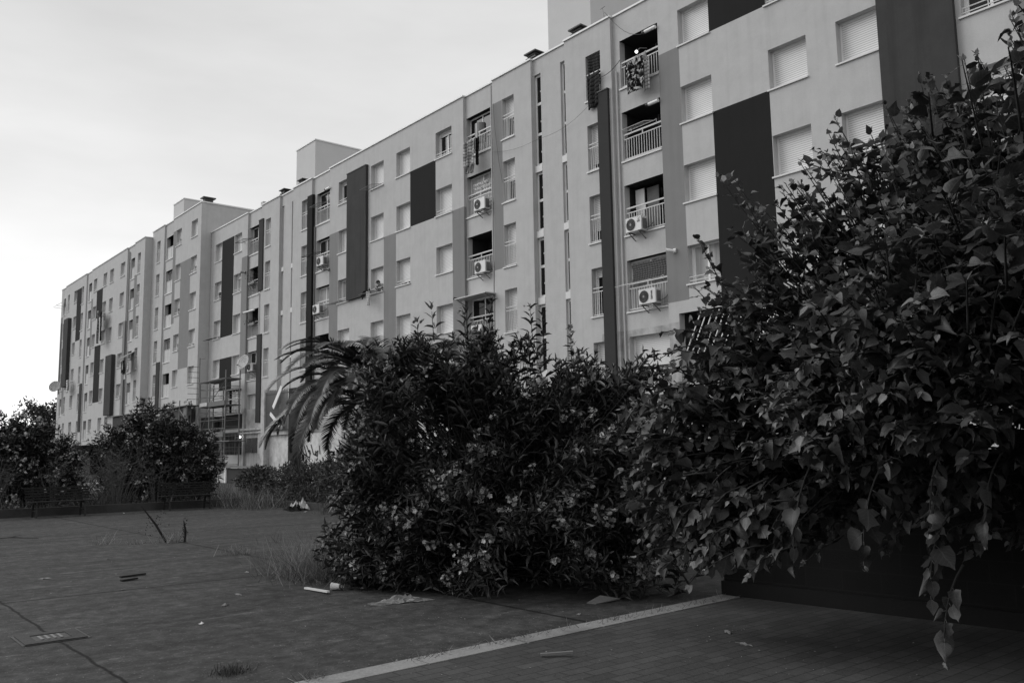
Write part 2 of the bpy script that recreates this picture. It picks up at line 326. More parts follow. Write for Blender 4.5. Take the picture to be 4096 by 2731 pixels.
# ------------------------------------------------------------------ windows, doors, railings as parts
_mc = {}
def cached(key, fn):
    if key not in _mc: _mc[key] = fn()
    return _mc[key]
def window(bld, org, x0, x1, zs, zh, y, op=0.0, tall=False, inner='glass', rails=None, sill=True, dep=0.34, white=True):
    w_, h = round(x1 - x0, 2), round(zh - zs, 2); key = (w_, h, round(op, 2), tall, inner)
    zo = h * op
    def fr():
        b = MB(); b.box(0, .06, dep - .09, dep, 0, h); b.box(w_ - .06, w_, dep - .09, dep, 0, h); b.box(.06, w_ - .06, dep - .09, dep, h - .05, h)
        if op > 0.12:
            b.box(.06, w_ - .06, dep - .045, dep, 0, .06)
            if not tall or op > .6: b.box(w_ / 2 - .04, w_ / 2 + .04, dep - .05, dep - .002, .06, zo)
            b.box(.06, .11, dep - .045, dep - .002, .06, zo); b.box(w_ - .11, w_ - .06, dep - .045, dep - .002, .06, zo)
        return b.mesh('window', [M['white']])
    o = link('window', cached(('f',) + key, fr), bld, (x0 - org[0], y - org[1], zs - org[2]))
    if op < 0.97:
        def sh():
            b = MB(); b.box(.06, w_ - .06, dep - .065, dep - .05, max(zo, 0.0), h - .05); b.box(.06, w_ - .06, dep - .075, dep - .045, max(zo - .05, 0.0), max(zo, .05)) if op > 0 else None
            return b.mesh('shutter', [M['shutter']])
        link('shutter', cached(('s',) + key, sh), o)
    if op > 0.02:
        link('glass' if inner != 'curtain' else 'curtain', cached(('g',) + key, lambda: MB().box(.06, w_ - .06, dep - .02, dep + .01, 0, zo).mesh('pane', [M['curt'] if inner == 'curtain' else M[inner]])), o)
    if sill: link('sill', cached(('l', w_), lambda: MB().box(-.07, w_ + .02, -.06, dep - .1, -.05, 0.003).mesh('sill', [M['sill']])), o)
    if rails is None: rails = tall or op > 0.1
    if rails:
        def rl():
            b = MB()
            if tall:
                b.box(0, w_, .03, .06, 1.13, 1.17); b.box(0, w_, .03, .06, .98, 1.02); b.box(0, w_, .03, .06, .05, .08)
                n = max(3, int(w_ / .12))
                for i in range(n + 1):
                    x = .02 + (w_ - .04) * i / n; b.box(x - .01, x + .01, .035, .055, .08, .98)
            else:
                b.box(0, w_, .03, .055, .10, .13); b.box(0, w_, .03, .055, .24, .27)
                for x in (.02, w_ / 2, w_ - .02): b.box(x - .012, x + .012, .032, .053, .003, .24)
            return b.mesh('railing', [M['rail']])
        link('railing', cached(('r', w_, tall), rl), o)
    return o
def loggia(bld, org, x0, x1, zs, zh, y, kind='open', dep=1.3):
    """front furniture of a loggia: sill, railing or solid panel, glazing, door at the back"""
    w_, h = round(x1 - x0, 2), round(zh - zs, 2)
    def rl():
        b = MB(); b.box(0, w_, .05, .10, 1.06, 1.12); b.box(0, w_, .055, .095, .88, .92); b.box(0, w_, .06, .09, .07, .11)
        n = max(6, int(w_ / .125))
        for i in range(n + 1):
            x = .02 + (w_ - .04) * i / n; b.box(x - .011, x + .011, .062, .088, .11, .88)
        for x in (.03, w_ / 2, w_ - .03): b.box(x - .02, x + .02, .055, .095, .92, 1.06)
        return b.mesh('balcony_railing', [M['rail']])
    o = link('balcony_railing' if kind not in ('panel', 'panelglazed') else 'balcony_panel',
             cached(('lr', w_), rl) if kind not in ('panel', 'panelglazed') else cached(('lp', w_), lambda: MB().box(.02, w_ - .02, .07, .10, .04, 1.02).box(0, w_, .055, .115, 1.02, 1.07).box(w_ * .5 - .015, w_ * .5 + .015, .055, .069, .04, 1.02).mesh('balcony_panel', [M['panelw']])),
             bld, (x0 - org[0], y - org[1], zs - org[2]))
    link('balcony_sill', cached(('ls', w_), lambda: MB().box(-.05, w_ + .02, -.06, .3, -.06, 0.003).mesh('balcony_sill', [M['sill']])), o)
    if kind in ('glazed', 'panelglazed', 'curtained'):
        def gz():
            b = MB()
            for a, c in ((0, .06), (w_ * .5 - .03, w_ * .5 + .03), (w_ - .06, w_)): b.box(a, c, .26, .32, .0, h)
            b.box(.06, w_ * .5 - .03, .26, .32, h - .08, h); b.box(w_ * .5 + .03, w_ - .06, .26, .32, h - .08, h)
            return b.mesh('glazing_frame', [M['white']])
        link('glazing_frame', cached(('lg', w_, h), gz), o)
        link('glazing', cached(('lq', w_, h, kind), lambda: MB().box(.06, w_ * .5 - .03, .28, .30, .0, h - .08).box(w_ * .5 + .03, w_ - .06, .28, .30, .0, h - .08).mesh('glazing', [M['curt'] if kind == 'curtained' else M['glass'] if kind == 'glazed' else M['metal']])), o)
    if kind == 'open':
        def dr():
            b = MB(); b.box(w_ * .45, w_ * .95, dep - .06, dep - .02, 0.0, 1.98, 0); b.box(w_ * .42, w_ * .45, dep - .09, dep - .01, 0, 1.98, 1); b.box(w_ * .68, w_ * .72, dep - .09, dep - .01, 0, 1.98, 1)
            return b.mesh('balcony_door', [M['glass'], M['metal']])
        link('balcony_door', cached(('ld', w_), dr), o)
    return o

def coping(bld, org, segs, z, side=None):
    b = MB()
    for a, c, y in segs: b.box(a - .03, c + .03, y - .06, y + .28, z, z + .075)
    if side:
        for x, ya, yb in side: b.box(x - .22, x + .06, ya + .29, yb, z, z + .075)
    return b.build('coping', [M['coping']], bld, org=org)

# ================================================================== main block
Y0, YR = 24.57, 24.72
org = (-30.0, Y0, 0.0)
main = thing('apartment_block', 'long six storey apartment block with stair slits, nearest and longest of the three', 'apartment block', org, 'joined blocks of the housing slab')
segs = [(-66.24, -59.21, Y0), (-59.21, -56.78, YR), (-56.78, -53.92, Y0), (-53.92, -51.87, YR), (-51.87, -49.21, Y0), (-49.21, -46.80, YR),
        (-46.80, -33.07, Y0), (-33.07, -30.75, YR), (-30.75, -27.98, Y0), (-27.98, -25.76, YR), (-25.76, -23.05, Y0), (-23.05, -20.58, YR), (-20.58, 4.0, Y0)]
F = Facade(segs, 0.0, 19.06)
F.paint = [(-64.0, -61.67, 10.5, 17.91, 2), (-64.0, -61.65, 6.5, 8.9, 2), (-60.2, -59.21, 7.46, 15.95, 1), (-46.8, -45.72, 4.4, 14.9, 1), (-40.5, -39.25, 4.4, 13.48, 1),
           (-37.84, -35.47, 13.5, 16.5, 2), (-34.05, -33.07, 4.2, 13.5, 1), (-30.75, -30.05, 9.93, 17.9, 1), (-20.58, -19.6, 6.95, 16.5, 1), (-18.2, -15.85, 16.5, 17.9, 2), (-18.2, -15.87, 6.5, 13.5, 2),
           (-8.22, -6.9, 6.0, 13.45, 1), (-4.4, -2.2, 10.5, 16.5, 2), (-60, -55.5, 0.0, 3.6, 6), (-60, -57.0, 3.6, 5.0, 6), (-24, -19.9, 0, 6.2, 6)]
ZS = [16.5 - 3 * k for k in range(6)]
def W(x0, x1, k, op=0.0, inner='glass', **kw):
    zs, zh = ZS[k], ZS[k] + 1.4; F.hole(x0, x1, zs, zh); return window(main, org, x0, x1, zs, zh, F.y_at((x0 + x1) / 2), op, False, inner, **kw)
def T(x0, x1, k, op=0.45, inner='glass'):
    zs, zh = ZS[k] - .56, ZS[k] + 1.4; F.hole(x0, x1, zs, zh); return window(main, org, x0, x1, zs, zh, F.y_at((x0 + x1) / 2), op, True, inner)
def L(x0, x1, k, kind='open'):
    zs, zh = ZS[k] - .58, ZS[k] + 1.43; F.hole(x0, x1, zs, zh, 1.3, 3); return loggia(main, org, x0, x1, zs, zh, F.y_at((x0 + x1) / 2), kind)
for k, op in ((0, 0), (1, .5), (2, .22), (3, 0)): W(-65.35, -64.03, k, op)
for k, op, inn in ((0, 0, 'glass'), (1, .8, 'curtain'), (2, 0, 'glass'), (3, 0, 'glass')): W(-61.6, -60.25, k, op, inn)
for k, kd in ((0, 'glazed'), (1, 'open'), (2, 'open'), (3, 'glazed')): L(-59.15, -57.45, k, kd)
for k, op in ((0, .42), (1, .75), (2, .35), (3, .3)): T(-56.15, -55.3, k, op)
for k, op in ((0, .95), (1, .35), (2, .42), (3, .45), (4, .62)): T(-50.6, -49.72, k, op)
for k, kd in ((0, 'glazed'), (1, 'glazed'), (2, 'curtained'), (3, 'plain'), (4, 'plain')): L(-48.8, -46.95, k, kd)
for k, op, inn in ((0, .88, 'glass'), (1, 0, 'glass'), (2, .96, 'curtain'), (3, 0, 'glass'), (4, 0, 'glass')): W(-45.7, -44.3, k, op, inn)
for k, op in ((0, 0), (1, 0), (2, .38), (3, 0), (4, 0)): W(-41.9, -40.53, k, op)
for k, op in ((0, 0), (1, 0), (2, .17), (3, 0), (4, 0)): W(-39.22, -37.85, k, op)
for k, op in ((0, .86), (1, .16), (2, 0), (3, 0), (4, 0)): W(-35.46, -34.06, k, op)
for k, kd in ((0, 'glazed'), (1, 'curtained'), (2, 'open'), (3, 'glazed'), (4, 'open')): L(-33.02, -31.02, k, kd)
for k, op in ((0, .55), (1, .55), (2, .1), (3, 0), (4, .3)): T(-30.04, -29.18, k, op)
for k, op in ((0, .45), (1, .2), (2, .3), (3, .85), (4, .3)): T(-24.5, -23.65, k, op)
for k, kd in ((0, 'open'), (1, 'open'), (2, 'open'), (3, 'curtained')): L(-22.7, -20.71, k, kd)
for k, op, inn in ((0, 0, 'glass'), (1, 0, 'glass'), (2, 0, 'glass'), (3, .97, 'curtain')): W(-19.6, -18.2, k, op, inn)
for k, op in ((0, .25), (1, 0), (2, 0), (3, 0), (4, 0)): W(-15.85, -14.43, k, op)
for k, op in ((0, 0), (1, 0), (2, .28), (3, 0), (4, 0)): W(-13.38, -11.98, k, op)
for k, op in ((0, 0), (1, .62), (2, .1), (3, 0), (4, 0)): W(-9.62, -8.22, k, op)
for k, op in ((0, 0), (1, 0), (2, 0), (3, 0)): W(-6.8, -5.4, k, op); W(-1.0, 0.4, k, op)
# roller shutter openings near the ground, left and right
F.hole(-59.1, -57.2, 4.9, 5.93); window(main, org, -59.1, -57.2, 4.9, 5.93, YR, 0.0, sill=False)
F.hole(-22.7, -20.71, 4.35, 5.95); window(main, org, -22.7, -20.71, 4.35, 5.95, YR, 0.3, sill=False)
# stairwell slits: panes in white frames between white spandrel bands
def slit(x0, x1):
    y = YR
    for za, zb, n in ((14.14, 18.34, 3), (11.2, 13.84, 2), (8.24, 10.88, 2), (5.0, 7.92, 2)):
        F.hole(x0, x1, za, zb, 0.2); h = zb - za; w_ = round(x1 - x0, 2); b = MB(); gl = MB()
        b.box(0, .07, .12, .2, 0, h); b.box(w_ - .03, w_, .12, .2, 0, h); b.box(.07, w_ - .03, .12, .2, h - .09, h)
        for i in range(n):
            z0 = i * h / n; b.box(.07, w_ - .03, .12, .2, z0, z0 + .12); gl.box(.07, w_ - .03, .16, .19, z0 + .12, (i + 1) * h / n)
            gl.box(w_ * .55, w_ - .06, .145, .158, z0 + .6, z0 + .68, 1)
        o = b.build('stair_window', [M['white']], main, (x0 - org[0], y - org[1], za)); gl.build('glass', [M['glass'], M['panelw']], o)
        MB().box(0.004, w_ - .004, -.012, .03, -.296, -.003).build('spandrel', [M['sill']], o)
for a in ((-53.87, -53.52), (-52.36, -52.06), (-27.95, -27.48), (-26.2, -25.86)): slit(*a)
# ground floor: open veranda, brick band, grated shop openings, barred window, trellised terrace
F.hole(-62.6, -59.75, 4.72, 6.42, 0.5, 7); F.hole(-63.4, -59.5, 1.75, 3.36, 1.2, 7); F.hole(-58.98, -56.86, 1.87, 2.9, 0.3, 7)
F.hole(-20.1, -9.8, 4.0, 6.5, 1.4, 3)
wall = MB(); F.make(wall)
wall.quad((-66.24, 37, 0), (-66.24, Y0, 0), (-66.24, Y0, 19.06), (-66.24, 37, 19.06), 0); wall.quad((4, Y0, 0), (4, 37, 0), (4, 37, 19.06), (4, Y0, 19.06), 0)
wall.quad((4, 37, 0), (-66.24, 37, 0), (-66.24, 37, 19.06), (4, 37, 19.06), 0); wall.quad((-66.2, Y0 + .2, 18.75), (3.9, Y0 + .2, 18.75), (3.9, 36.9, 18.75), (-66.2, 36.9, 18.75), 5)
wall.build('wall', WM, main, org=org)
coping(main, org, segs, 19.06, [(4, Y0, 37), (-66.02, Y0, 37)])
M['joint'] = mat('panel_joint', .095, .9, .1, .2, 4)
def panelbox(name, x0, x1, y0, y1, z0, z1, m, cap=True):
    b = MB(); b.box(x0, x1, y0, y1, z0, z1, 0)
    if cap: b.box(x0 - .02, x1 + .02, y0 - .03, y1, z1, z1 + .045, 1)
    o = b.build(name, [m, M['chim']], main, org=org)
    if name == 'projecting_panel': q = MB(); [q.box(x0, x1, y0 - .004, y0 - .002, zj - .012, zj + .012) for zj in (9.4, 12.35, 15.3, 17.6) if z0 + .2 < zj < z1 - .2]; q.build('joint', [M['joint']], o)
    return o
panelbox('projecting_panel', -44.42, -42.22, Y0 - .16, Y0 - .002, 10.48, 18.03, M['box'])
panelbox('projecting_panel', -11.97, -9.78, Y0 - .16, Y0 - .002, 6.5, 18.05, M['box'])
panelbox('pillar', -57.12, -56.42, Y0 - .08, YR - .002, 13.0, 18.02, M['pillar']); panelbox('pillar', -57.12, -56.42, Y0 - .08, YR - .002, 3.9, 9.9, M['pillar'])
panelbox('pillar', -49.72, -49.05, Y0 - .05, YR - .002, 0.3, 18.0, M['dark'], False); panelbox('pillar', -23.78, -23.2, Y0 - .12, YR - .002, 0.3, 16.05, M['pillar'])
# veranda glazing and ledges at the left end
b = MB()
for x in (-62.45, -61.7, -61.15, -60.7, -60.3, -59.85): b.box(x - .04, x + .04, Y0 + .12, Y0 + .2, 4.72, 6.38)
b.box(-62.5, -59.8, Y0 + .12, Y0 + .2, 5.75, 5.82); vz = b.build('veranda_glazing', [M['white']], main, org=org)
MB().box(-61.1, -60.74, Y0 + .14, Y0 + .18, 4.76, 6.3).box(-61.66, -61.19, Y0 + .14, Y0 + .18, 4.76, 6.3).box(-60.26, -59.89, Y0 + .141, Y0 + .18, 4.76, 6.3).build('glass', [M['bright_glass']], vz, loc=(-(vz.location.x), 0, 0), org=org)
MB().box(-62.7, -59.5, Y0 - .1, Y0 - .003, 4.62, 4.72).build('ledge', [M['sill']], main, org=org)
MB().box(-64.2, -59.52, Y0 - .07, Y0 - .004, 3.62, 4.6).build('brick_band', [mat('dark_brick', 0.045, 0.9, 0.1, 0.2, 3, 0.2, 25, 0.5)], main, org=org)
MB().box(-60.0, -55.7, Y0 - .14, Y0 - .004, 3.42, 3.56).box(-60.0, -55.7, Y0 - .08, Y0 - .003, 3.2, 3.30).build('cornice', [M['worn']], main, org=org)
b = MB()
for i in range(14): x = -59.9 - 3.4 * i / 13; b.box(x - .018, x + .018, Y0 + .02, Y0 + .05, 1.75, 3.36)
for z in (1.78, 2.3, 2.8, 3.3): b.box(-63.4, -59.52, Y0 + .05, Y0 + .075, z - .02, z + .02)
b.box(-60.75, -60.66, Y0 + .0, Y0 + .018, 1.75, 3.3); b.box(-59.86, -59.78, Y0 + .0, Y0 + .018, 1.75, 3.3); b.box(-60.66, -59.86, Y0 + .0, Y0 + .018, 2.95, 3.02)
b.build('security_grille', [M['galv']], main, org=org)
b = MB()
for i in range(15):                                  # diagonal bars in two leaves
    x = -58.95 + .065 * i
    b.beam((x, Y0 + .06, 1.9), (x + .28, Y0 + .06, 2.88), .016, .016); b.beam((x + 1.05, Y0 + .06, 2.88), (x + 1.28, Y0 + .06, 1.9), .016, .016) if x + 1.28 < -56.87 else None
b.box(-57.95, -57.88, Y0 + .03, Y0 + .1, 1.87, 2.9); b.box(-58.98, -58.92, Y0 + .03, Y0 + .1, 1.87, 2.9); b.box(-56.92, -56.86, Y0 + .03, Y0 + .1, 1.87, 2.9)
b.build('barred_window', [M['metal']], main, org=org)
# right end: trellis of slanted white slats over a terrace, pier in front of it
b = MB()
for i in range(26):
    s_ = 1 if i < 13 else -1; x = -19.95 + .27 * (i if i < 13 else i - 0); b.beam((x, Y0 + .1, 5.0), (x + .75 * s_, Y0 + .1, 6.45), .035, .03)
b.box(-16.48, -16.38, Y0 + .04, Y0 + .085, 4.6, 6.48); b.build('trellis', [M['white']], main, org=org)
# downpipes
b = MB(); b.tube([(-30.92, Y0 + .06, 18.9), (-30.92, Y0 + .06, 1)], .045, 6); b.build('downpipe', [M['light']], main, org=org)
b = MB(); b.tube([(-48.93, YR - .06, 15.9), (-48.93, YR - .06, 1)], .05, 6); b.build('downpipe', [M['galv']], main, org=org)
b = MB(); b.tube([(-22.86, YR - .06, 16.7), (-22.86, YR - .06, 1)], .04, 6); b.build('downpipe', [M['light']], main, org=org)
b = MB(); b.tube([(-57.2, YR - .06, 12.9), (-57.2, YR - .06, 9.9)], .035, 6); b.build('downpipe', [M['light']], main, org=org)
# stair towers standing on the roof
for x0, x1, z1, yb in ((-54.45, -51.65, 22.65, 33.0), (-28.3, -25.52, 23.2, 33.0)):
    b = MB(); b.box(x0, x1, 26.0, yb, 18.75, z1, 0); b.box(x0 - .05, x1 + .05, 25.95, yb + .05, z1, z1 + .08, 1)
    b.build('stair_tower', [M['tower'], M['coping']], main, org=org)
for x, y in ((-55.2, 25.6), (-52.4, 25.6), (-28.8, 25.6), (-25.8, 25.6)):
    b = MB(); b.box(x - .22, x + .22, y - .2, y + .2, 18.75, 19.66); b.box(x - .34, x + .34, y - .3, y + .3, 19.66, 19.74); b.box(x - .28, x + .28, y - .25, y + .25, 19.82, 19.88); b.box(x - .4, x + .4, y - .36, y + .36, 19.92, 19.98); b.box(x - .12, x + .12, y - .12, y + .12, 19.74, 19.92)
    b.build('chimney', [M['chim']], main, org=org)
b = MB(); b.box(-58.95, -58.55, 25.4, 25.8, 18.75, 19.95); b.build('chimney', [M['light']], main, org=org)

# ================================================================== second block (set forward, one step taller)
Y2, Y2R = 23.74, 23.87
org2 = (-72.0, Y2, 0.0)
blk2 = thing('apartment_block', 'middle apartment block standing forward of the long one, with a bare grey end wall', 'apartment block', org2, 'joined blocks of the housing slab')
segs2 = [(-78.13, -75.0, Y2), (-75.0, -72.7, Y2R), (-72.7, -66.3, Y2)]
F = Facade(segs2, 0, 21.42)
F.paint = [(-72.7, -72.03, 12.54, 20.33, 1), (-70.7, -68.45, 8.64, 17.37, 1)]
Z2 = [18.95, 16.02, 13.11, 10.19, 7.28, 4.36]
def cols(F, bld, org, rows, wins, talls, loggs, hw, seed):
    r = random.Random(seed)
    for k, zs in enumerate(rows):
        for x0, x1 in wins:
            op = r.choice((0, 0, .3, .5, .75, .25, 0)); F.hole(x0, x1, zs, zs + hw); window(bld, org, x0, x1, zs, zs + hw, F.y_at((x0 + x1) / 2), op, False, r.choice(('glass', 'glass', 'curtain')))
        for x0, x1 in talls:
            F.hole(x0, x1, zs - .55, zs + hw); window(bld, org, x0, x1, zs - .55, zs + hw, F.y_at((x0 + x1) / 2), r.choice((.45, .3, .6, 0)), True)
        for x0, x1 in loggs:
            kd = r.choice(('panelglazed', 'panel', 'panelglazed', 'panel')); F.hole(x0, x1, zs - .67, zs + hw - .08, 1.2, 3); loggia(bld, org, x0, x1, zs - .67, zs + hw - .08, F.y_at((x0 + x1) / 2), kd, 1.2)
cols(F, blk2, org2, Z2, [(-72.0, -70.72), (-68.45, -67.07)], [(-76.9, -76.0)], [(-74.75, -72.74)], 1.37, 11)
wall = MB(); F.make(wall)
wall.quad((-66.3, Y2, 0), (-66.3, 36, 0), (-66.3, 36, 21.42), (-66.3, Y2, 21.42), 0); wall.quad((-78.13, 36, 0), (-78.13, Y2, 0), (-78.13, Y2, 21.42), (-78.13, 36, 21.42), 0)
wall.quad((-66.3, 36, 0), (-78.13, 36, 0), (-78.13, 36, 21.42), (-66.3, 36, 21.42), 0); wall.quad((-78.1, Y2 + .2, 21.1), (-66.33, Y2 + .2, 21.1), (-66.33, 35.9, 21.1), (-78.1, 35.9, 21.1), 5)
wall.build('wall', WM, blk2, org=org2)
coping(blk2, org2, segs2, 21.42, [(-66.3, Y2, 36), (-77.91, Y2, 36)])
MB().box(-75.97, -75.1, Y2 - .06, Y2 - .002, 5.75, 9.65).build('pillar', [M['pillar']], blk2, org=org2)
b = MB(); b.box(-75.2, -72.65, 24.5, 32, 21.1, 23.35, 0); b.box(-75.25, -72.6, 24.45, 32.05, 23.35, 23.43, 1); b.build('stair_tower', [M['tower'], M['coping']], blk2, org=org2)
b = MB(); b.box(-73.2, -72.7, 26.3, 27.0, 23.43, 23.75); b.box(-73.35, -72.55, 26.1, 27.2, 23.75, 23.85); b.build('chimney', [M['chim']], blk2, org=org2)

# ================================================================== far block
Y1, Y1R = 23.1, 23.22
org1 = (-93.0, Y1, 0.0)
blk1 = thing('apartment_block', 'farthest apartment block at the left end of the row with projecting charcoal panels', 'apartment block', org1, 'joined blocks of the housing slab')
segs1 = [(-108.96, -108.1, Y1R), (-108.1, -106.35, Y1R + .02), (-106.35, -97.62, Y1), (-97.62, -95.42, Y1R), (-95.42, -83.3, Y1), (-83.3, -80.97, Y1R), (-80.97, -78.14, Y1)]
F = Facade(segs1, 3.05, 20.93)
F.paint = [(-101.4, -99.47, 14.17, 19.8, 2), (-93.4, -91.22, 15.62, 18.46, 2), (-93.4, -91.22, 7.15, 12.8, 2), (-95.42, -94.77, 12.1, 17.9, 1), (-106.35, -105.45, 6.6, 12.3, 1), (-83.95, -83.3, 5.58, 14.15, 1),
           (-81.0, -80.17, 12.2, 17.96, 1), (-109, -108.1, 8.9, 17.7, 1), (-83.3, -82.85, 5.58, 14.1, 4)]
Z1 = [18.5 - 2.85 * k for k in range(6)]
cols(F, blk1, org1, Z1, [(-102.66, -101.42), (-94.73, -93.48), (-91.2, -89.9), (-88.88, -87.6), (-85.36, -83.95)], [(-105.44, -104.62), (-99.45, -98.58), (-80.14, -79.3)], [(-107.85, -106.5), (-97.05, -95.45), (-82.53, -81.05)], 1.33, 5)
wall = MB(); F.make(wall)
wall.quad((-78.14, Y1, 0), (-78.14, 35, 0), (-78.14, 35, 20.93), (-78.14, Y1, 20.93), 0); wall.quad((-108.96, 35, 0), (-108.96, Y1R, 0), (-108.96, Y1R, 20.93), (-108.96, 35, 20.93), 0)
wall.quad((-78.14, 35, 0), (-108.96, 35, 0), (-108.96, 35, 20.93), (-78.14, 35, 20.93), 0); wall.quad((-108.9, Y1 + .3, 20.6), (-78.2, Y1 + .3, 20.6), (-78.2, 34.9, 20.6), (-108.9, 34.9, 20.6), 5)
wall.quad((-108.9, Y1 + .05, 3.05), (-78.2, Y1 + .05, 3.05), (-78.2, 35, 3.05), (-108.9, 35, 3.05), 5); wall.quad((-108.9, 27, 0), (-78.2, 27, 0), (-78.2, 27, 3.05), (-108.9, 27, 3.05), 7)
wall.build('wall', WM, blk1, org=org1)
coping(blk1, org1, segs1, 20.93, [(-78.14, Y1, 35)])
for x0, x1, z0, z1 in ((-105.3, -103.4, 9.5, 17.0), (-88.0, -85.95, 5.65, 11.3)): MB().box(x0, x1, Y1 - .35, Y1 - .002, z0, z1).build('projecting_panel', [M['box']], blk1, org=org1)
MB().box(-98.55, -97.68, Y1 - .06, Y1 - .002, 4.45, 9.42).build('pillar', [M['pillar']], blk1, org=org1)
b = MB(); b.tube([(-82.75, Y1R - .08, 20.5), (-82.75, Y1R - .08, 5.6)], .05, 6); b.build('downpipe', [M['galv']], blk1, org=org1)
b = MB(); b.tube([(-108.2, Y1R - .08, 17), (-108.2, Y1R - .08, 9)], .05, 6); b.build('downpipe', [M['galv']], blk1, org=org1)
# ------------------------------------------------------------------ things fixed to, hung from or standing at the building
def text_mesh(s, size, depth=0.004):
    cu = bpy.data.curves.new('lettering', 'FONT'); cu.body = s; cu.size = size; cu.extrude = depth; cu.align_x = 'CENTER'; cu.align_y = 'CENTER'; cu.offset = size * 0.012
    o = bpy.data.objects.new('lettering_tmp', cu); COL.objects.link(o); dg = bpy.context.evaluated_depsgraph_get()
    me = bpy.data.meshes.new_from_object(o.evaluated_get(dg)); me.name = 'lettering'; bpy.data.objects.remove(o); bpy.data.curves.remove(cu)
    me.materials.clear(); return me
def ac(x, z, y, label, txt=None, w_=0.82, h=0.56, group='air conditioners hung on the balconies'):
    t = thing('air_conditioner', label, 'air conditioner', (x, y, z), group)
    b = MB(); d = .3; b.box(0, w_, -d, 0, 0, h); b.box(-.004, w_ + .004, -d - .004, -d + .02, h - .03, h + .006); ob = b.build('casing', [M['acw']], t)
    bv = ob.modifiers.new('bevel', 'BEVEL'); bv.width = .015; bv.segments = 2
    fx, fz, r = .27, h / 2, .225
    b = MB(); b.disc((fx, -d - .008, fz), r, 28, 'y', 0); ob = b.build('fan_opening', [M['black']], t)
    b = MB()
    for k in range(22):
        a = 2 * math.pi * k / 22; pts = [(fx + rr * math.cos(a + tw), -d - .018, fz + rr * math.sin(a + tw)) for rr, tw in ((.05, 0), (.12, .18), (.18, .42), (.225, .7))]
        b.tube(pts, .0035, 4)
    for rr in (.1, .17, .23): b.tube([(fx + rr * math.cos(2 * math.pi * j / 24), -d - .016, fz + rr * math.sin(2 * math.pi * j / 24)) for j in range(25)], .0035, 4)
    b.disc((fx, -d - .024, fz), .05, 14, 'y'); b.build('fan_grille', [M['galv']], t)
    MB().box(w_ - .004, w_ + .035, -d + .06, -.05, .05, h - .1).build('service_panel', [M['metal']], t)
    for xx in (.12, w_ - .16): b = MB(); b.box(xx, xx + .04, -d - .06, .12, -.045, -.008); b.beam((xx + .02, -d + .05, -.05), (xx + .02, .1, -.28), .03, .03); b.build('bracket', [M['metal']], t)
    b = MB(); b.tube([(w_ + .03, -.12, .16), (w_ + .12, -.14, .08), (w_ + .2, -.02, .14), (w_ + .22, .15, .3)], .016, 6); b.build('pipe', [M['cable']], t)
    if txt:
        me = text_mesh(txt[0], txt[1]); me.materials.append(M['black']); o = link('lettering', me, t, (txt[2], -d - .010, txt[3])); o.rotation_euler = (math.pi / 2, -math.pi / 2 if txt[4] else 0, 0)
        if txt[0] == 'LG':
            b = MB(); b.disc((txt[2], -d - .010, txt[3] + .12), .055, 18); b.disc((txt[2] + .004, -d - .013, txt[3] + .12), .042, 18, 'y', 1); b.box(txt[2] - .004, txt[2] + .006, -d - .02, -d - .016, txt[3] + .095, txt[3] + .145); b.build('emblem', [M['metal'], M['white']], t)
    return t
ac(-22.33, 9.9, 24.62, 'white air conditioner with an LG mark, on the railing below the wooden shutter panels', ('LG', .11, .66, .36, False), .8, .55)
ac(-21.8, 7.03, 24.62, 'white air conditioner with ZEPHIR lettering, under the screened balcony', ('ZEPHIR', .105, .655, .30, True), .84, .56)
ac(-31.95, 12.95, 24.62, 'white air conditioner on the railing below the dotted curtain')
ac(-31.96, 9.93, 24.62, 'white air conditioner on the railing of the dark open balcony, below the dotted curtain')
ac(-32.3, 6.95, 24.62, 'white air conditioner half hidden by oleander tips, below the small canopy', group='air conditioners hung on the balconies')
ac(-47.98, 13.12, 24.62, 'white air conditioner below the wire clothes rack, beside the tall black pillar')
ac(-48.42, 10.2, 24.62, 'white air conditioner beside the tall black pillar, lowest on its column of balconies')
ac(-58.2, 7.48, 24.62, 'white air conditioner beside the big satellite dish, on the left barred balcony')

def dish(x, y, z, r, label, rz):
    t = thing('satellite_dish', label, 'satellite dish', (x, y, z), None, rz); b = MB(); n = 22; rings = 5; tilt = .35
    P = [[Vector((rr * math.cos(2 * math.pi * k / n), -.0 - .22 * (rr / r) ** 2 * r * .9 + .05, rr * math.sin(2 * math.pi * k / n) * 1.06)) for k in range(n)] for rr in [r * (i + .02) / rings for i in range(rings + 1)]]
    for i in range(rings):
        for k in range(n): b.quad(P[i][k], P[i][(k + 1) % n], P[i + 1][(k + 1) % n], P[i + 1][k])
    o = b.build('reflector', [M['panelw']], t, smooth=True); so = o.modifiers.new('thick', 'SOLIDIFY'); so.thickness = .012; o.rotation_euler = (-tilt, 0, 0)
    b = MB(); b.tube([(0, .06, -r * .95), (-.05, -r * 1.0, -r * .45)], .016, 6); b.tube([(-.05, -r * .98, -r * .48), (-.05, -r * 1.16, -r * .40)], .045, 8); b.build('feed_arm', [M['metal']], t)
    b = MB(); b.tube([(0, .08, 0), (0, .32, -.05), (0, .35, -.45)], .025, 6); b.build('mount', [M['metal']], t)
dish(-58.05, 23.98, 8.12, .5, 'big white satellite dish beside the barred balcony above the scaffold', .35)
dish(-106.9, 22.5, 9.7, .62, 'round satellite dish at the far left edge of the farthest block', .9)

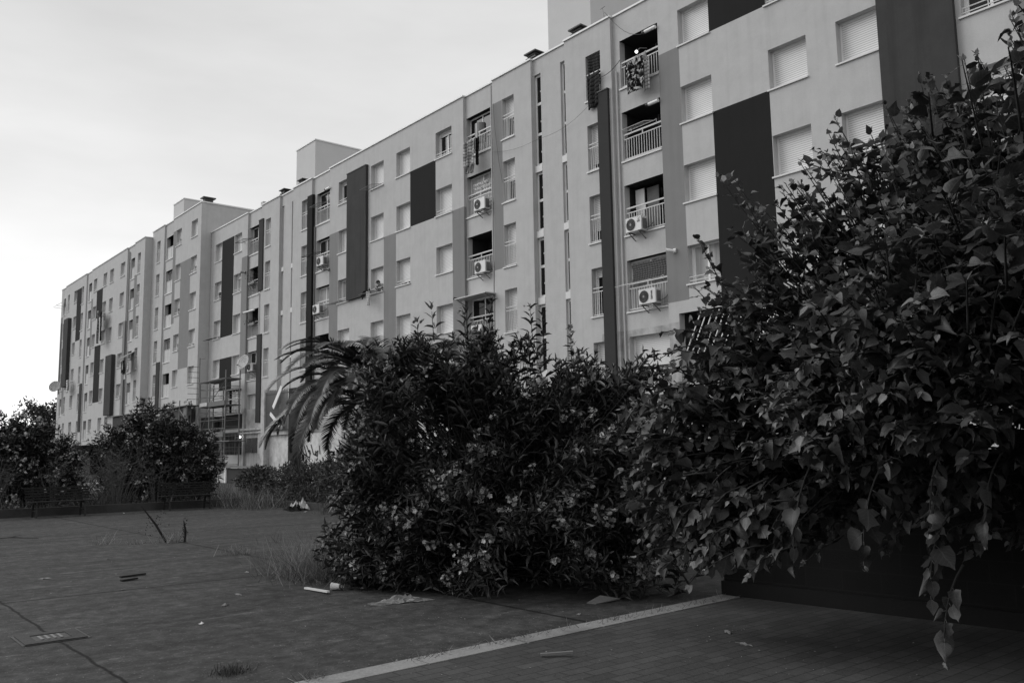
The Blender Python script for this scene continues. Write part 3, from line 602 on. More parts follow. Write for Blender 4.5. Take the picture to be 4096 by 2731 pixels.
def cloth_obj(name, x0, x1, z0, z1, y, m, parent=None, amp=.03, waves=3.0, seed=0, sag=0.0, slant=0.0, nx=14, nz=8, org=(0, 0, 0)):
    r = random.Random(seed); ph = r.uniform(0, 6); b = MB(); G = []
    for i in range(nx + 1):
        u = i / nx; row = []
        for j in range(nz + 1):
            v = j / nz
            yy = y - amp * (0.35 + .65 * v) * math.sin(u * waves * 6.283 + ph + .4 * v) - amp * .5 * math.sin(u * 11 + 3 * v + ph)
            zz_ = z1 + (z0 - z1) * v + slant * (u - .5) - sag * math.sin(u * math.pi) * v * .4 + .02 * math.sin(5 * u + ph) * v
            row.append((x0 + (x1 - x0) * (u + .03 * math.sin(4 * v + ph)), yy, zz_))
        G.append(row)
    for i in range(nx):
        for j in range(nz): b.quad(G[i][j], G[i][j + 1], G[i + 1][j + 1], G[i + 1][j])
    o = b.build(name, [m], parent, org=org, smooth=True)
    so = o.modifiers.new('thick', 'SOLIDIFY'); so.thickness = .012; return o
def band_mat(name, va, vb, freq, axis=0, freq2=0):
    m = mat(name, 0.4, 0.95, 0.1, 0.05, 3); t = m.node_tree; p = t.nodes['Principled BSDF']
    c = N('ShaderNodeTexCoord', t); s = N('ShaderNodeSeparateXYZ', t); t.links.new(c.outputs['Object'], s.inputs[0])
    k = math_n(t, 'MULTIPLY_ADD', math_n(t, 'SINE', math_n(t, 'MULTIPLY', s.outputs[axis], freq)), .5, .5)
    if freq2: k = math_n(t, 'MULTIPLY', k, math_n(t, 'MULTIPLY_ADD', math_n(t, 'SINE', math_n(t, 'MULTIPLY', s.outputs[2], freq2)), .35, .65))
    t.links.new(math_n(t, 'MULTIPLY_ADD', k, vb - va, va), p.inputs['Base Color']); return m
def blotch_mat(name, va, vb, sc, lo=.42, hi=.6):
    m = mat(name, .3, .95, .1); t = m.node_tree; p = t.nodes['Principled BSDF']; c = N('ShaderNodeTexCoord', t)
    n = N('ShaderNodeTexNoise', t); n.inputs['Scale'].default_value = sc; n.inputs['Detail'].default_value = 4; t.links.new(c.outputs['Object'], n.inputs['Vector'])
    t.links.new(ramp(t, n.outputs[0], [(lo, va), (hi, vb)]), p.inputs['Base Color']); return m
M['plaid'] = band_mat('plaid_blanket', .14, .55, 26, 0, 11); M['blackcloth'] = mat('black_cloth', .012, .95, .1, .2, 5); M['flower'] = blotch_mat('flowered_carpet', .008, .45, 7, .50, .62)
M['stripes'] = band_mat('striped_rug', .16, .32, 40); M['palecloth'] = mat('pale_cloth', .58, .95, .1, .1, 4); M['greycloth'] = mat('grey_cloth', .10, .95, .1, .15, 5); M['netting'] = mat('dark_netting', .035, .95, .1, .3, 9)
M['dots'] = blotch_mat('dotted_curtain', .16, .58, 16, .40, .48); M['denim'] = mat('mid_grey_cloth', .2, .95, .1, .15, 5); M['skin'] = mat('skin', .17, .6, .3, .08, 5); M['hair'] = mat('hair', .012, .7, .3, .2, 8)

t = thing('hanging_blanket', 'plaid fringed blanket hung to dry from the balcony with a water tank', 'blanket', (-32.1, 24.2, 16.4)); cloth_obj('blanket', -32.55, -31.72, 15.2, 16.45, 24.2, M['plaid'], t, .05, 2.2, 3, org=(-32.1, 24.2, 16.4)); cloth_obj('fringe', -32.4, -31.75, 14.85, 15.22, 24.21, M['plaid'], t, .06, 4, 8, org=(-32.1, 24.2, 16.4))
tag(cloth_obj('hanging_garment', -31.74, -31.5, 15.15, 16.5, 24.32, M['blackcloth'], None, .04, 1.2, 4), 'black garment hung beside the plaid blanket', 'garment')
t = thing('water_tank', 'round grey water tank inside the top balcony behind the plaid blanket', 'water tank', (-32.25, 25.1, 16.0)); b = MB(); b.tube([(0, 0, .62), (0, 0, 1.5)], .36, 18); b.build('drum', [M['galv']], t, smooth=False); b = MB(); [b.tube([(x, y, -.05), (x * .8, y * .8, .62)], .025, 6) for x, y in ((.25, .2), (-.25, .2), (.25, -.2), (-.25, -.2))]; b.build('stand', [M['metal']], t)
tag(cloth_obj('hanging_carpet', -22.0, -21.42, 15.36, 16.6, 24.28, M['flower'], None, .05, 1.6, 5), 'black flowered carpet hung over the top balcony rail, left of the striped rug', 'carpet', 'carpets over the top balcony rail')
tag(cloth_obj('hanging_carpet', -21.46, -21.08, 15.3, 16.62, 24.24, M['flower'], None, .05, 1.4, 15), 'flowered carpet in the middle of the bundle over the top balcony rail', 'carpet', 'carpets over the top balcony rail')
tag(cloth_obj('hanging_rug', -21.12, -20.84, 15.2, 16.35, 24.3, M['stripes'], None, .03, 1.6, 6), 'grey striped rug hung at the right end of the carpets', 'rug')
tag(cloth_obj('folded_carpet', -21.95, -20.95, 16.38, 16.72, 24.3, M['curt'], None, .1, 1.2, 9, slant=.1), 'pale rolled carpet lying across the top balcony rail', 'carpet')
t = thing('balcony_lamp', 'lit round bulb shining among the carpets on the top balcony', 'lamp', (-21.35, 24.2, 16.84)); 
em = bpy.data.materials.new('lit_bulb'); em.use_nodes = True; em.node_tree.nodes['Principled BSDF'].inputs['Emission Color'].default_value = (1, 1, 1, 1); em.node_tree.nodes['Principled BSDF'].inputs['Emission Strength'].default_value = 3
def ball(name, r, m, parent, loc=(0, 0, 0), seg=12, sq=(1, 1, 1)):
    b = MB(); n = seg; k = seg // 2; V = [[(r * math.sin(math.pi * i / k) * math.cos(2 * math.pi * j / n) * sq[0], r * math.sin(math.pi * i / k) * math.sin(2 * math.pi * j / n) * sq[1], r * math.cos(math.pi * i / k) * sq[2]) for j in range(n)] for i in range(k + 1)]
    for i in range(k):
        for j in range(n): b.quad(V[i][j], V[i + 1][j], V[i + 1][(j + 1) % n], V[i][(j + 1) % n])
    return b.build(name, [m], parent, loc, smooth=True)
ball('bulb', .06, em, t); b = MB(); b.tube([(0, .03, .05), (.02, .2, .2), (.1, .5, .25)], .02, 6); b.build('arm', [M['metal']], t)
# torn netting at the tall window left of the carpets
tag(cloth_obj('torn_curtain', -24.42, -23.66, 16.75, 17.8, 24.62, M['netting'], None, .04, 3, 2, slant=-.1), 'dark see-through curtain across the upper half of the tall top window', 'curtain'); tag(cloth_obj('torn_curtain', -24.3, -23.6, 15.55, 16.95, 24.44, M['netting'], None, .05, 2.5, 12, slant=.12), 'dark curtain blowing out of the tall top window above the pillar', 'curtain')
# curtains and screens inside loggias
tag(cloth_obj('screen_curtain', -32.75, -31.06, 12.95, 14.55, 24.9, M['dots'], None, .02, 4, 21), 'dotted curtain closing the balcony below the plaid blanket', 'curtain')
tag(cloth_obj('insect_screen', -22.55, -20.75, 8.05, 8.75, 24.84, M['greycloth'], None, .004, 2, 22), 'grey mesh screen stretched behind the ZEPHIR unit balcony', 'screen')
t = thing('balcony_shutters', 'brown louvred shutter panels standing in the balcony of the LG unit', 'shutters', (-22.2, 25.2, 9.85)); MB().box(-.35, .1, 0, .04, .05, 1.95).build('shutter_panel', [M['sill']], t); MB().box(.16, .75, .1, .14, .05, 1.95).build('shutter_panel', [M['wood']], t)
# awning rolls under the slabs of the two top right balconies
for x0, x1, z, lb in ((-21.15, -20.62, 17.66, 'white awning roll under the lintel above the carpets'), (-21.1, -20.62, 14.72, 'white awning roll under the lintel below the carpets')):
    t = thing('awning_roll', lb, 'awning', (x0, 24.5, z), 'rolled awnings'); b = MB(); b.tube([(0, 0, 0), (x1 - x0, 0, 0)], .07, 10); b.build('roll', [M['white']], t); b = MB(); b.tube([(-.12, 0, 0), (-.005, 0, 0)], .08, 10); b.build('end_cap', [M['black']], t)
t = thing('awning_roll', 'white awning roll above the balcony right of the tall black pillar', 'awning', (-47.2, 24.5, 17.85), 'rolled awnings'); b = MB(); b.tube([(0, 0, 0), (.5, 0, 0)], .07, 8); b.build('roll', [M['white']], t); b = MB(); b.tube([(-.1, 0, 0), (-.005, 0, 0)], .08, 8); b.build('end_cap', [M['black']], t)
t = thing('awning_roll', 'white awning roll over the planted balcony on the left', 'awning', (-59.3, 24.4, 11.78), 'rolled awnings'); b = MB(); b.tube([(0, 0, 0), (1.6, .1, 0)], .06, 8); b.build('roll', [M['white']], t); b = MB(); b.tube([(-.1, 0, 0), (-.005, 0, 0)], .07, 8); b.build('end_cap', [M['metal']], t)
t = thing('canopy', 'thin flat canopy over the lowest balcony above the oleander', 'canopy', (-32.0, 24.5, 8.86)); MB().box(-1.1, 1.3, -.55, .2, -.02, .03).build('sheet', [M['panelw']], t); b = MB(); b.beam((-1, -.5, -.02), (-1, .2, -.35), .03, .03); b.beam((1.2, -.5, -.02), (1.2, .2, -.35), .03, .03); b.build('strut', [M['metal']], t)
# spot lamps on the wall
for x, y, z, m, lb in ((-20.2, 24.5, 8.83, 'white', 'white spot lamp on the grey stripe right of the ZEPHIR balcony'), (-33.45, 24.5, 8.98, 'black', 'black spot lamp on the grey stripe left of the canopy'), (-46.85, 24.5, 12.75, 'metal', 'small grey spot lamp right of the wire-rack balcony'), (-59.5, 24.5, 14.75, 'metal', 'small grey spot lamp left of the planted balconies')):
    t = thing('spot_lamp', lb, 'lamp', (x, y, z), 'spot lamps on the wall'); b = MB(); b.tube([(.1, .06, 0), (0, .03, 0)], .09, 10); b.build('base', [M['panelw'] if m == 'black' else M[m]], t); b = MB(); b.tube([(.02, -.02, 0), (-.16, -.14, .03), (-.2, -.17, .035)], [.05, .075, .085], 10); b.build('head', [M[m]], t)
# wire clothes racks
def rack(x, y, z, w_, d, label, rz=0.0, m='rail'):
    t = thing('drying_rack', label, 'drying rack', (x, y, z), 'drying racks', rz); b = MB()
    pts = [(0, 0, 0), (w_, 0, .02), (w_ * .96, -d, -.1), (w_ * .04, -d, -.12), (0, 0, 0)]; b.tube(pts, .013, 5); b.build('frame', [M[m]], t)
    b = MB(); [b.tube([(w_ * (.06 + .9 * k / 7), -.002, .0), (w_ * (.07 + .88 * k / 7), -d, -.11)], .006, 4) for k in range(8)]; b.build('wires', [M[m]], t)
    b = MB(); b.tube([(0.02, -.02, 0), (0.0, .14, .12), (0.02, .16, -.05)], .013, 5); b.tube([(w_ - .02, -.02, 0), (w_, .14, .12), (w_ - .02, .16, -.05)], .013, 5); b.build('hook', [M[m]], t); return t
rack(-22.1, 24.42, 13.95, 1.3, .5, 'wire rack on the balcony rail under the carpets')
rack(-22.75, 24.4, 7.93, 2.0, .42, 'long thin rack on the rail above the ZEPHIR unit')
rack(-48.3, 24.4, 16.95, 1.4, .5, 'wire rack at the top balcony right of the tall black pillar', 0, 'metal'); rack(-49.1, 24.4, 13.95, 1.6, .6, 'dark wire rack tangled over the second balcony right of the black pillar', 0, 'black')
rack(-42.0, 24.45, 16.5, 1.4, .6, 'dark rack at the window sill right of the projecting panel, top floor', 0, 'metal'); rack(-45.9, 24.45, 10.5, 1.5, .6, 'empty rack under the curtained window left of the projecting panel', 0, 'metal')
rack(-42.05, 24.45, 10.52, 1.45, .6, 'rack in front of the leaning person', 0, 'metal'); rack(-65.9, 24.45, 10.55, 1.6, .5, 'rack under the leftmost window of the long block', 0, 'black'); rack(-59.7, 24.4, 16.95, 1.6, .6, 'rack at the top left balcony of the long block', 0, 'black')
# balcony clutter and plants
def leafy(name, n, c, rad, ln, wd, m, parent, seed):
    r = random.Random(seed); b = MB()
    for _ in range(n):
        p = Vector(c) + Vector((r.gauss(0, rad[0]), r.gauss(0, rad[1]), r.gauss(0, rad[2]))); d = Vector((r.uniform(-1, 1), r.uniform(-1, 1), r.uniform(-.6, 1))).normalized(); s_ = d.cross(Vector((r.random(), r.random(), r.random() + .1))).normalized() * wd; e = d * ln * r.uniform(.6, 1.2)
        b.quad(p, p + e * .5 + s_, p + e, p + e * .5 - s_)
    return b.build(name, [m], parent)
M['leafdark'] = mat('leaf_dark', .030, .5, .4, .3, 4)
for x, z, lb, sd in ((-58.3, 10.95, 'dark bushy plant along the rail of the planted left balcony', 2), (-58.4, 13.9, 'dark climbing plant inside the balcony above the planted one', 3)):
    t = thing('balcony_plant', lb, 'plant', (x, 24.6, z), 'balcony plants'); leafy('foliage', 160, (0, 0, .1), (.45, .1, .12 if sd == 2 else .45), .12, .03, M['leafdark'], t, sd); MB().box(-.5, .5, -.07, .07, -.18, .0).build('planter', [M['metal']], t)
# person at the window
def skin_body(name, verts, edges, rad, m, parent, root=0):
    me = bpy.data.meshes.new(name); me.from_pydata(verts, edges, []); me.materials.append(m); o = link(name, me, parent); sk = o.modifiers.new('skin', 'SKIN'); sk.use_smooth_shade = True
    for i, r in enumerate(rad): me.skin_vertices[0].data[i].radius = (r, r); me.skin_vertices[0].data[i].use_root = (i == root)
    o.modifiers.new('sub', 'SUBSURF').levels = 1; o.modifiers['sub'].render_levels = 1; return o
pt = thing('person', 'dark haired person in a dark top leaning on the window sill with folded arms', 'person', (-40.95, 24.62, 10.52))
V = [(.15, .45, -.35), (.12, .32, .05), (.05, .15, .30), (-.04, .05, .38), (-.12, -.02, .43), (-.17, -.06, .50), (-.19, -.07, .56),     # pelvis, waist, chest, neck base, neck, head, crown
     (.22, .10, .34), (.25, -.08, .14), (-.05, -.17, .16), (-.15, -.17, .17), (-.15, .12, .34), (-.33, -.06, .15), (-.12, -.15, .12), (-.02, -.18, .12)]
E = [(0, 1), (1, 2), (2, 3), (3, 4), (4, 5), (5, 6), (2, 7), (7, 8), (8, 9), (9, 10), (2, 11), (11, 12), (12, 13), (13, 14)]
bd = skin_body('body', V, E, [.15, .14, .15, .08, .06, .10, .085, .075, .05, .037, .04, .075, .05, .037, .04], M['skin'], pt)
shV = [(.16, .46, -.36), (.125, .33, .05), (.055, .155, .29), (.17, .12, .34), (-.10, .13, .34)]; skin_body('top', shV, [(0, 1), (1, 2), (2, 3), (2, 4)], [.165, .155, .165, .09, .09], M['greycloth'], bd)
ball('hair', .118, M['hair'], bd, (-.175, -.035, .555), 14, (1, 1.05, .92)); ball('nose', .018, M['skin'], bd, (-.235, -.155, .50), 8); [ball('eye', .011, M['black'], bd, (x, -.152, .525), 8) for x in (-.255, -.2)]; MB().box(-.25, -.205, -.16, -.15, .455, .462).build('mouth', [M['black']], bd); ball('ear', .026, M['skin'], bd, (-.07, -.06, .51), 8, (.5, 1, 1.4))
fg = MB()
for s_, bx, bz in ((1, -.17, .165), (-1, 0.0, .115)):
    for k, (l_, dz) in enumerate(((.07, .024), (.08, .008), (.075, -.008), (.06, -.024))): fg.tube([(bx, -.185, bz + dz), (bx - s_ * l_ * .5, -.2, bz + dz), (bx - s_ * l_, -.19, bz + dz - .012)], [.009, .009, .007], 5)
    fg.tube([(bx + s_ * .02, -.19, bz + .03), (bx - s_ * .02, -.215, bz + .045), (bx - s_ * .045, -.215, bz + .04)], [.011, .01, .008], 5)
fg.build('fingers', [M['skin']], bd, smooth=True)
tag(cloth_obj('hanging_cloth', -41.55, -41.25, 9.75, 10.55, 24.1, M['palecloth'], None, .06, 1, 31), 'pale cloth hanging under the leaning person', 'cloth'); tag(cloth_obj('draped_garment', -42.3, -41.2, 10.35, 10.62, 24.15, M['blackcloth'], None, .12, 1.5, 33, slant=.25), 'black garment draped over the rack of the leaning person', 'garment')
# laundry on the far block
def laundry(label, items, loc):
    t = thing('laundry', label, 'laundry', loc, 'laundry on the farthest block')
    for i, (x0, x1, z0, z1, m) in enumerate(items): cloth_obj('garment', x0, x1, z0, z1, loc[1] - .1 * (i % 3), M[m], t, .06, 1.0, 40 + i, org=loc, nx=6, nz=5)
laundry('line of dark and pale clothes beside the short black panel of the farthest block', [(-90.95, -90.4, 14.3, 15.9, 'blackcloth'), (-90.4, -90.15, 14.2, 15.95, 'palecloth'), (-90.15, -89.6, 14.0, 15.8, 'greycloth'), (-89.6, -89.35, 14.3, 15.7, 'palecloth'), (-89.35, -88.7, 12.9, 15.7, 'blackcloth'), (-90.0, -89.2, 12.7, 14.0, 'greycloth'), (-88.7, -88.2, 14.8, 15.5, 'denim')], (-89.5, 22.6, 15.7))
laundry('dark clothes and a pale sheet under the striped awning of the farthest block', [(-81.9, -81.2, 9.2, 10.2, 'blackcloth'), (-81.2, -80.8, 9.4, 10.2, 'palecloth'), (-80.8, -80.1, 9.0, 10.2, 'blackcloth'), (-80.1, -79.5, 9.3, 10.3, 'palecloth'), (-80.6, -80.0, 8.5, 9.2, 'palecloth')], (-80.7, 22.5, 10.1))
laundry('two pale sheets hung below the projecting panel near the dish, farthest block', [(-102.7, -102.2, 8.75, 10.0, 'denim'), (-102.1, -101.3, 8.7, 10.05, 'palecloth'), (-101.3, -100.8, 8.9, 10.0, 'denim')], (-101.8, 22.7, 10.0))
t = thing('striped_awning', 'lowered striped awning over the laundry on the farthest block', 'awning', (-80.9, 22.9, 11.0)); b = MB(); b.quad((-.9, .2, .0), (1.0, .2, .0), (1.0, -.75, -.62), (-.9, -.75, -.62)); b.quad((-.9, -.75, -.62), (1, -.75, -.62), (1, -.76, -.8), (-.9, -.76, -.8)); o = b.build('fabric', [M['stripes']], t); o.modifiers.new('t', 'SOLIDIFY').thickness = .01; b = MB(); b.beam((-.9, .25, -.5), (-.88, -.72, -.64), .03, .03); b.beam((1, .25, -.5), (.98, -.72, -.64), .03, .03); b.build('arm', [M['metal']], t)
t = thing('window_awning', 'tilted white awning at the upper left corner of the farthest block', 'awning', (-107.3, 22.9, 18.9)); b = MB(); b.quad((-.8, .2, .5), (.7, .2, .5), (.7, -.7, -.1), (-.8, -.7, -.1)); o = b.build('fabric', [M['palecloth']], t); o.modifiers.new('t', 'SOLIDIFY').thickness = .01; b = MB(); b.beam((-.8, .25, -.2), (-.8, -.7, -.12), .03, .03); b.beam((.7, .25, -.2), (.7, -.7, -.12), .03, .03); b.build('arm', [M['metal']], t)
# cables
def cable(label, pts, r=.008): b = MB(); b.tube(pts, r, 5); return tag(b.build('cable', [M['cable']]), label, 'cable', 'loose cables on the facade')
def sagc(a, b_, s_, n=10): a = Vector(a); b_ = Vector(b_); return [tuple(a.lerp(b_, i / n) - Vector((0, 0, s_ * math.sin(math.pi * i / n)))) for i in range(n + 1)]
cable('thin cable sagging across the stair slits from the pillar to the plaid blanket', sagc((-30.7, 24.5, 15.55), (-27.5, 24.45, 15.2), .15, 6)[:-1] + sagc((-27.5, 24.45, 15.2), (-23.5, 24.4, 16.0), .35), .006)
cable('cable looping from the roof antenna to the top right awning roll', sagc((-23.2, 24.45, 19.3), (-20.6, 24.45, 17.55), .55), .009); cable('thick cable from the tall top window to the carpet balcony', sagc((-23.6, 24.45, 16.65), (-22.4, 24.4, 16.95), .12), .014)
cable('cable hanging down the projecting panel edge from the window rack', [(-42.15, 24.36, 16.4), (-42.2, 24.3, 15.6), (-42.12, 24.36, 14.9), (-42.2, 24.38, 14.2)], .014); cable('two pale wires hanging over the grey stripe right of the plaid blanket', [(-30.6, 24.5, 17.9), (-30.5, 24.5, 16.6), (-30.25, 24.5, 15.0), (-30.0, 24.5, 13.9)], .010)
t = thing('roof_antenna', 'thin crooked antenna standing on the roof edge above the carpets', 'antenna', (-23.5, 24.75, 19.13)); b = MB(); b.tube([(0, 0, 0), (-.05, 0, .35), (-.1, 0, .62)], .012, 5); b.build('mast', [M['galv']], t); b = MB(); b.tube([(-.22, 0, .6), (.05, 0, .64)], .012, 5); b.tube([(-.05, 0, .3), (.12, 0, .1)], .008, 4); b.build('rods', [M['galv']], t)

# ------------------------------------------------------------------ annex wall in front of the far blocks, scaffold, cage
an = thing('annex_wall', 'low grey annex wall running in front of the far blocks behind the bushes', 'wall', (-76, 23.3, 0))
b = MB(); b.box(-9.85, -6.6, -.25, .0, 0, 5.42); b.build('wall_panel', [M['box']], an); b = MB(); b.box(-6.6, -5.4, -.35, .0, 0, 5.45); b.build('wall_panel', [M['logg']], an)
b = MB(); b.box(-5.4, -2.2, -.2, .1, 0, 5.38); b.build('wall_panel', [M['mid']], an); b = MB(); b.box(-2.2, 9.6, -.1, .35, 0, 5.3); b.build('wall_panel', [mat('annex_render', .085, .9, .15, .1, 1, stain=.2, streak=.2)], an)
b = MB(); b.box(-10, 9.65, -.4, .4, 5.46, 5.54); b.build('cap', [M['metal']], an)
MB().box(9.6, 12.4, .85, 1.15, 0, 4.6).build('wall_panel', [M['box']], an)
sc = thing('scaffold', 'three storey tube scaffold with plank decks against the left end of the long block', 'scaffold', (-61.2, 23.0, 0), None)
px = (-2.3, -.4, 2.55); py = (0.0, 1.0)
for i, x in enumerate(px):
    for y in py:
        b = MB(); b.tube([(x, y, 0), (x, y, (6.9, 6.9, 7.6)[i])], .045, 7); b.build('standard', [M['galv']], sc)
for z in (1.0, 2.0, 2.62, 3.1, 3.6, 4.2, 4.7, 5.3, 5.85, 6.4, 6.95):
    b = MB()
    for y in py: b.tube([(px[0], y, z), (px[2], y, z)], .022, 5)
    for x in px: b.tube([(x, py[0], z + .1), (x, py[1], z + .1)], .02, 5)
    b.build('ledger', [M['galv']], sc)
b = MB()
for x0, x1, z0, z1 in ((px[0], px[1], 3.0, 5.0), (px[1], px[2], 5.3, 6.9), (px[2], px[1], 5.3, 6.9), (px[1], px[2], 2.6, 3.6), (px[2], px[1], 2.6, 3.6), (px[1], px[2], .2, 2.6)): b.tube([(x0, py[0] - .03, z0), (x1, py[0] - .03, z1)], .02, 5)
b.build('brace', [M['galv']], sc)
for z, x0, x1, tb in ((2.62, -.4, 3.6, 0), (5.12, -2.4, 2.6, 1), (6.93, -2.3, 2.6, 0)):
    b = MB(); b.box(x0, x1, -.1, 1.08, z + .05, z + .11); (b.box(x0 + .2, x1, -.09, -.05, z + .11, z + .38) if tb else None); b.build('plank_deck', [M['wood']], sc)
b = MB(); b.box(-1.9, -.5, -.16, -.11, 5.25, 5.5); b.build('toe_board', [M['panelw']], sc); MB().box(-.3, 2.5, -.12, -.06, 3.0, 3.35).build('toe_board', [M['wood']], sc)
lad = thing('scaffold', 'narrow scaffold bay with a side platform left of the taller scaffold', 'scaffold', (-65.4, 23.0, 0))
for x in (-.9, .7):
    for y in (-.5, .35): b = MB(); b.tube([(x, y, 0), (x, y, 5.9 if y < 0 else 9.0 if x > 0 else 5.9)], .04, 6); b.build('standard', [M['galv']], lad)
b = MB(); [b.tube([(.7, -.5, z), (.7, .35, z)], .02, 5) for z in (5.9, 6.3, 6.7, 7.1, 7.5, 7.9, 8.3)]; b.tube([(-.9, -.5, 5.2), (.7, -.5, 4.3)], .02, 5); b.tube([(.7, .35, 8.9), (1.3, .5, 8.9)], .02, 5); b.build('ledger', [M['galv']], lad); MB().box(-1.2, .8, -.6, .4, 5.4, 5.47).build('plank_deck', [M['wood']], lad)
tag(cloth_obj('dust_sheet', -64.9, -63.7, 5.45, 5.75, 22.4, M['palecloth'], None, .12, 1, 51, slant=-.1), 'pale dust sheet lying over the scaffold side platform', 'sheet')
tag(MB().box(-66.0, -65.3, 22.6, 23.1, 5.47, 5.48).box(-65.95, -65.35, 22.65, 23.05, 4.75, 5.36).build('rubble_bin', [M['metal']]), 'dark bin hung under the scaffold side platform', 'bin')
cg = thing('balcony_cage', 'tall cage of vertical bars enclosing the terrace right of the scaffold', 'cage', (-51.9, 23.6, 0))
MB().box(-2.0, -1.5, -.1, .9, 0, 5.88).build('pier', [M['worn']], cg); MB().box(1.85, 3.0, .0, .9, 0.0, 5.75).build('pier', [M['logg']], cg)
b = MB(); [b.box(-1.48 + .125 * k, -1.45 + .125 * k, .0, .03, 3.2, 5.7 + (.1 if k % 2 else 0)) for k in range(26)]; b.build('bars', [M['metal']], cg); MB().box(-1.5, 1.75, .032, .07, 5.5, 5.56).box(-1.5, 1.75, .032, .07, 4.35, 4.4).box(-1.5, 1.75, .032, .07, 3.2, 3.27).build('rails', [M['metal']], cg)
MB().box(-1.5, 1.75, .1, .95, 2.95, 3.18).build('slab', [M['worn']], cg)
MB().box(-1.5, 8.0, .3, .6, 0, 2.94).build('base_wall', [mat('cracked_whitewash', .62, .9, .15, .1, 2, .08, 30, .2, stain=.35)], cg)
for a, c, wd, lb in (((-51.95, 23.45, 4.65), (-50.75, 23.45, 5.9), .3, 'long white board slanting across the cage bars'), ((-52.35, 23.45, 4.3), (-51.15, 23.45, 3.62), .22, 'short white board slanting down across the cage bars')):
    b = MB(); b.beam(a, c, .04, wd); tag(b.build('white_board', [M['white']]), lb, 'board', 'white boards on the cage')
t = thing('wall_lamp', 'lit round lamp on the wall corner beside the barred window', 'lamp', (-59.45, 24.4, 3.0)); ball('globe', .1, em, t); MB().box(-.04, .04, .08, .17, -.05, .05).build('base', [M['metal']], t)
t = thing('wall_lamp', 'round white lamp hanging below the white boards', 'lamp', (-50.75, 23.4, 3.38)); ball('globe', .15, M['white'], t); MB().box(-.04, .04, .1, .3, -.05, .05).build('base', [M['metal']], t)
# graffiti on the whitewashed wall: a clock face and letters
gf = thing('graffiti', 'painted clock face with bent outlined letters on the whitewashed wall', 'graffiti', (-49.2, 23.88, 1.66)); b = MB()
def ringpts(cx, cz, rx, rz, n=30): return [(cx + rx * math.cos(2 * math.pi * j / n), 0, cz + rz * math.sin(2 * math.pi * j / n)) for j in range(n + 1)]
def stroke(b, pts, wd, y=0.0):
    for p, q in zip(pts[:-1], pts[1:]):
        d = Vector((q[0] - p[0], 0, q[2] - p[2])); n_ = Vector((-d.z, 0, d.x)).normalized() * wd / 2; e = d.normalized() * wd * .3
        b.quad(Vector((p[0], y, p[2])) + n_ - e, Vector((p[0], y, p[2])) - n_ - e, Vector((q[0], y, q[2])) - n_ + e, Vector((q[0], y, q[2])) + n_ + e)
stroke(b, ringpts(0, 0, .86, .62), .11); stroke(b, ringpts(0, 0, .62, .44), .05, -.002)
for k in range(12): a = 2 * math.pi * k / 12; stroke(b, [(.52 * math.cos(a), 0, .37 * math.sin(a)), (.46 * math.cos(a), 0, .33 * math.sin(a))], .05, -.003)
stroke(b, [(0, 0, 0), (.05, 0, .02)], .1, -.004); stroke(b, [(-.2, 0, -.25), (-.28, 0, -.2)], .14, -.004)
b.build('clock_face', [M['black']], gf).scale = (.84, 1, .62); b = MB()
for pts in ([(.9, 0, .7), (1.35, 0, -.1), (1.75, 0, -.2), (1.8, 0, .05), (1.25, 0, .75)], [(1.5, 0, .3), (1.75, 0, .35), (1.9, 0, .1)], [(1.95, 0, .8), (2.3, 0, .1), (2.6, 0, .0), (2.65, 0, .3)], [(2.75, 0, .2), (3.0, 0, .3), (2.9, 0, -.1), (2.7, 0, .0), (2.75, 0, .2)], [(3.2, 0, .7), (3.3, 0, .1)], [(.9, 0, .1), (1.15, 0, 0), (1.2, 0, -.3)], [(-.9, 0, -.3), (-1.2, 0, -.35), (-1.2, 0, -.8), (-.8, 0, -.85), (-.7, 0, -.6)]): stroke(b, pts, .12)
b.build('letters', [M['black']], gf).scale = (.84, 1, .75)
# low walls and gate recess in front of the ground floor
lw = thing('low_wall', 'stained pale low wall with a dark gate recess below the barred window', 'wall', (-56.5, 21.6, 0)); MB().box(-1.6, 1.7, 0, .25, 0, .92).build('wall_panel', [M['worn']], lw); MB().box(1.7, 1.84, -.05, .3, 0, .95).build('post', [M['white']], lw); MB().box(1.84, 8.0, .05, .25, 0, .9).build('gate', [M['pillar']], lw); MB().box(-1.7, 8.1, -.08, .3, .95, 1.05).build('cap', [M['metal']], lw)
t = thing('stone_blocks', 'pale broken blocks lying between the two left oleanders', 'rubble', (-36.5, 9.5, 0)); MB().box(-.5, .6, -.9, 1.0, 0, .5).build('block', [M['worn']], t); MB().box(-.4, .3, -.7, .6, .5, .72).build('block', [M['worn']], t); MB().box(-.1, .4, -.2, .9, .72, .85).build('block', [M['sill']], t)
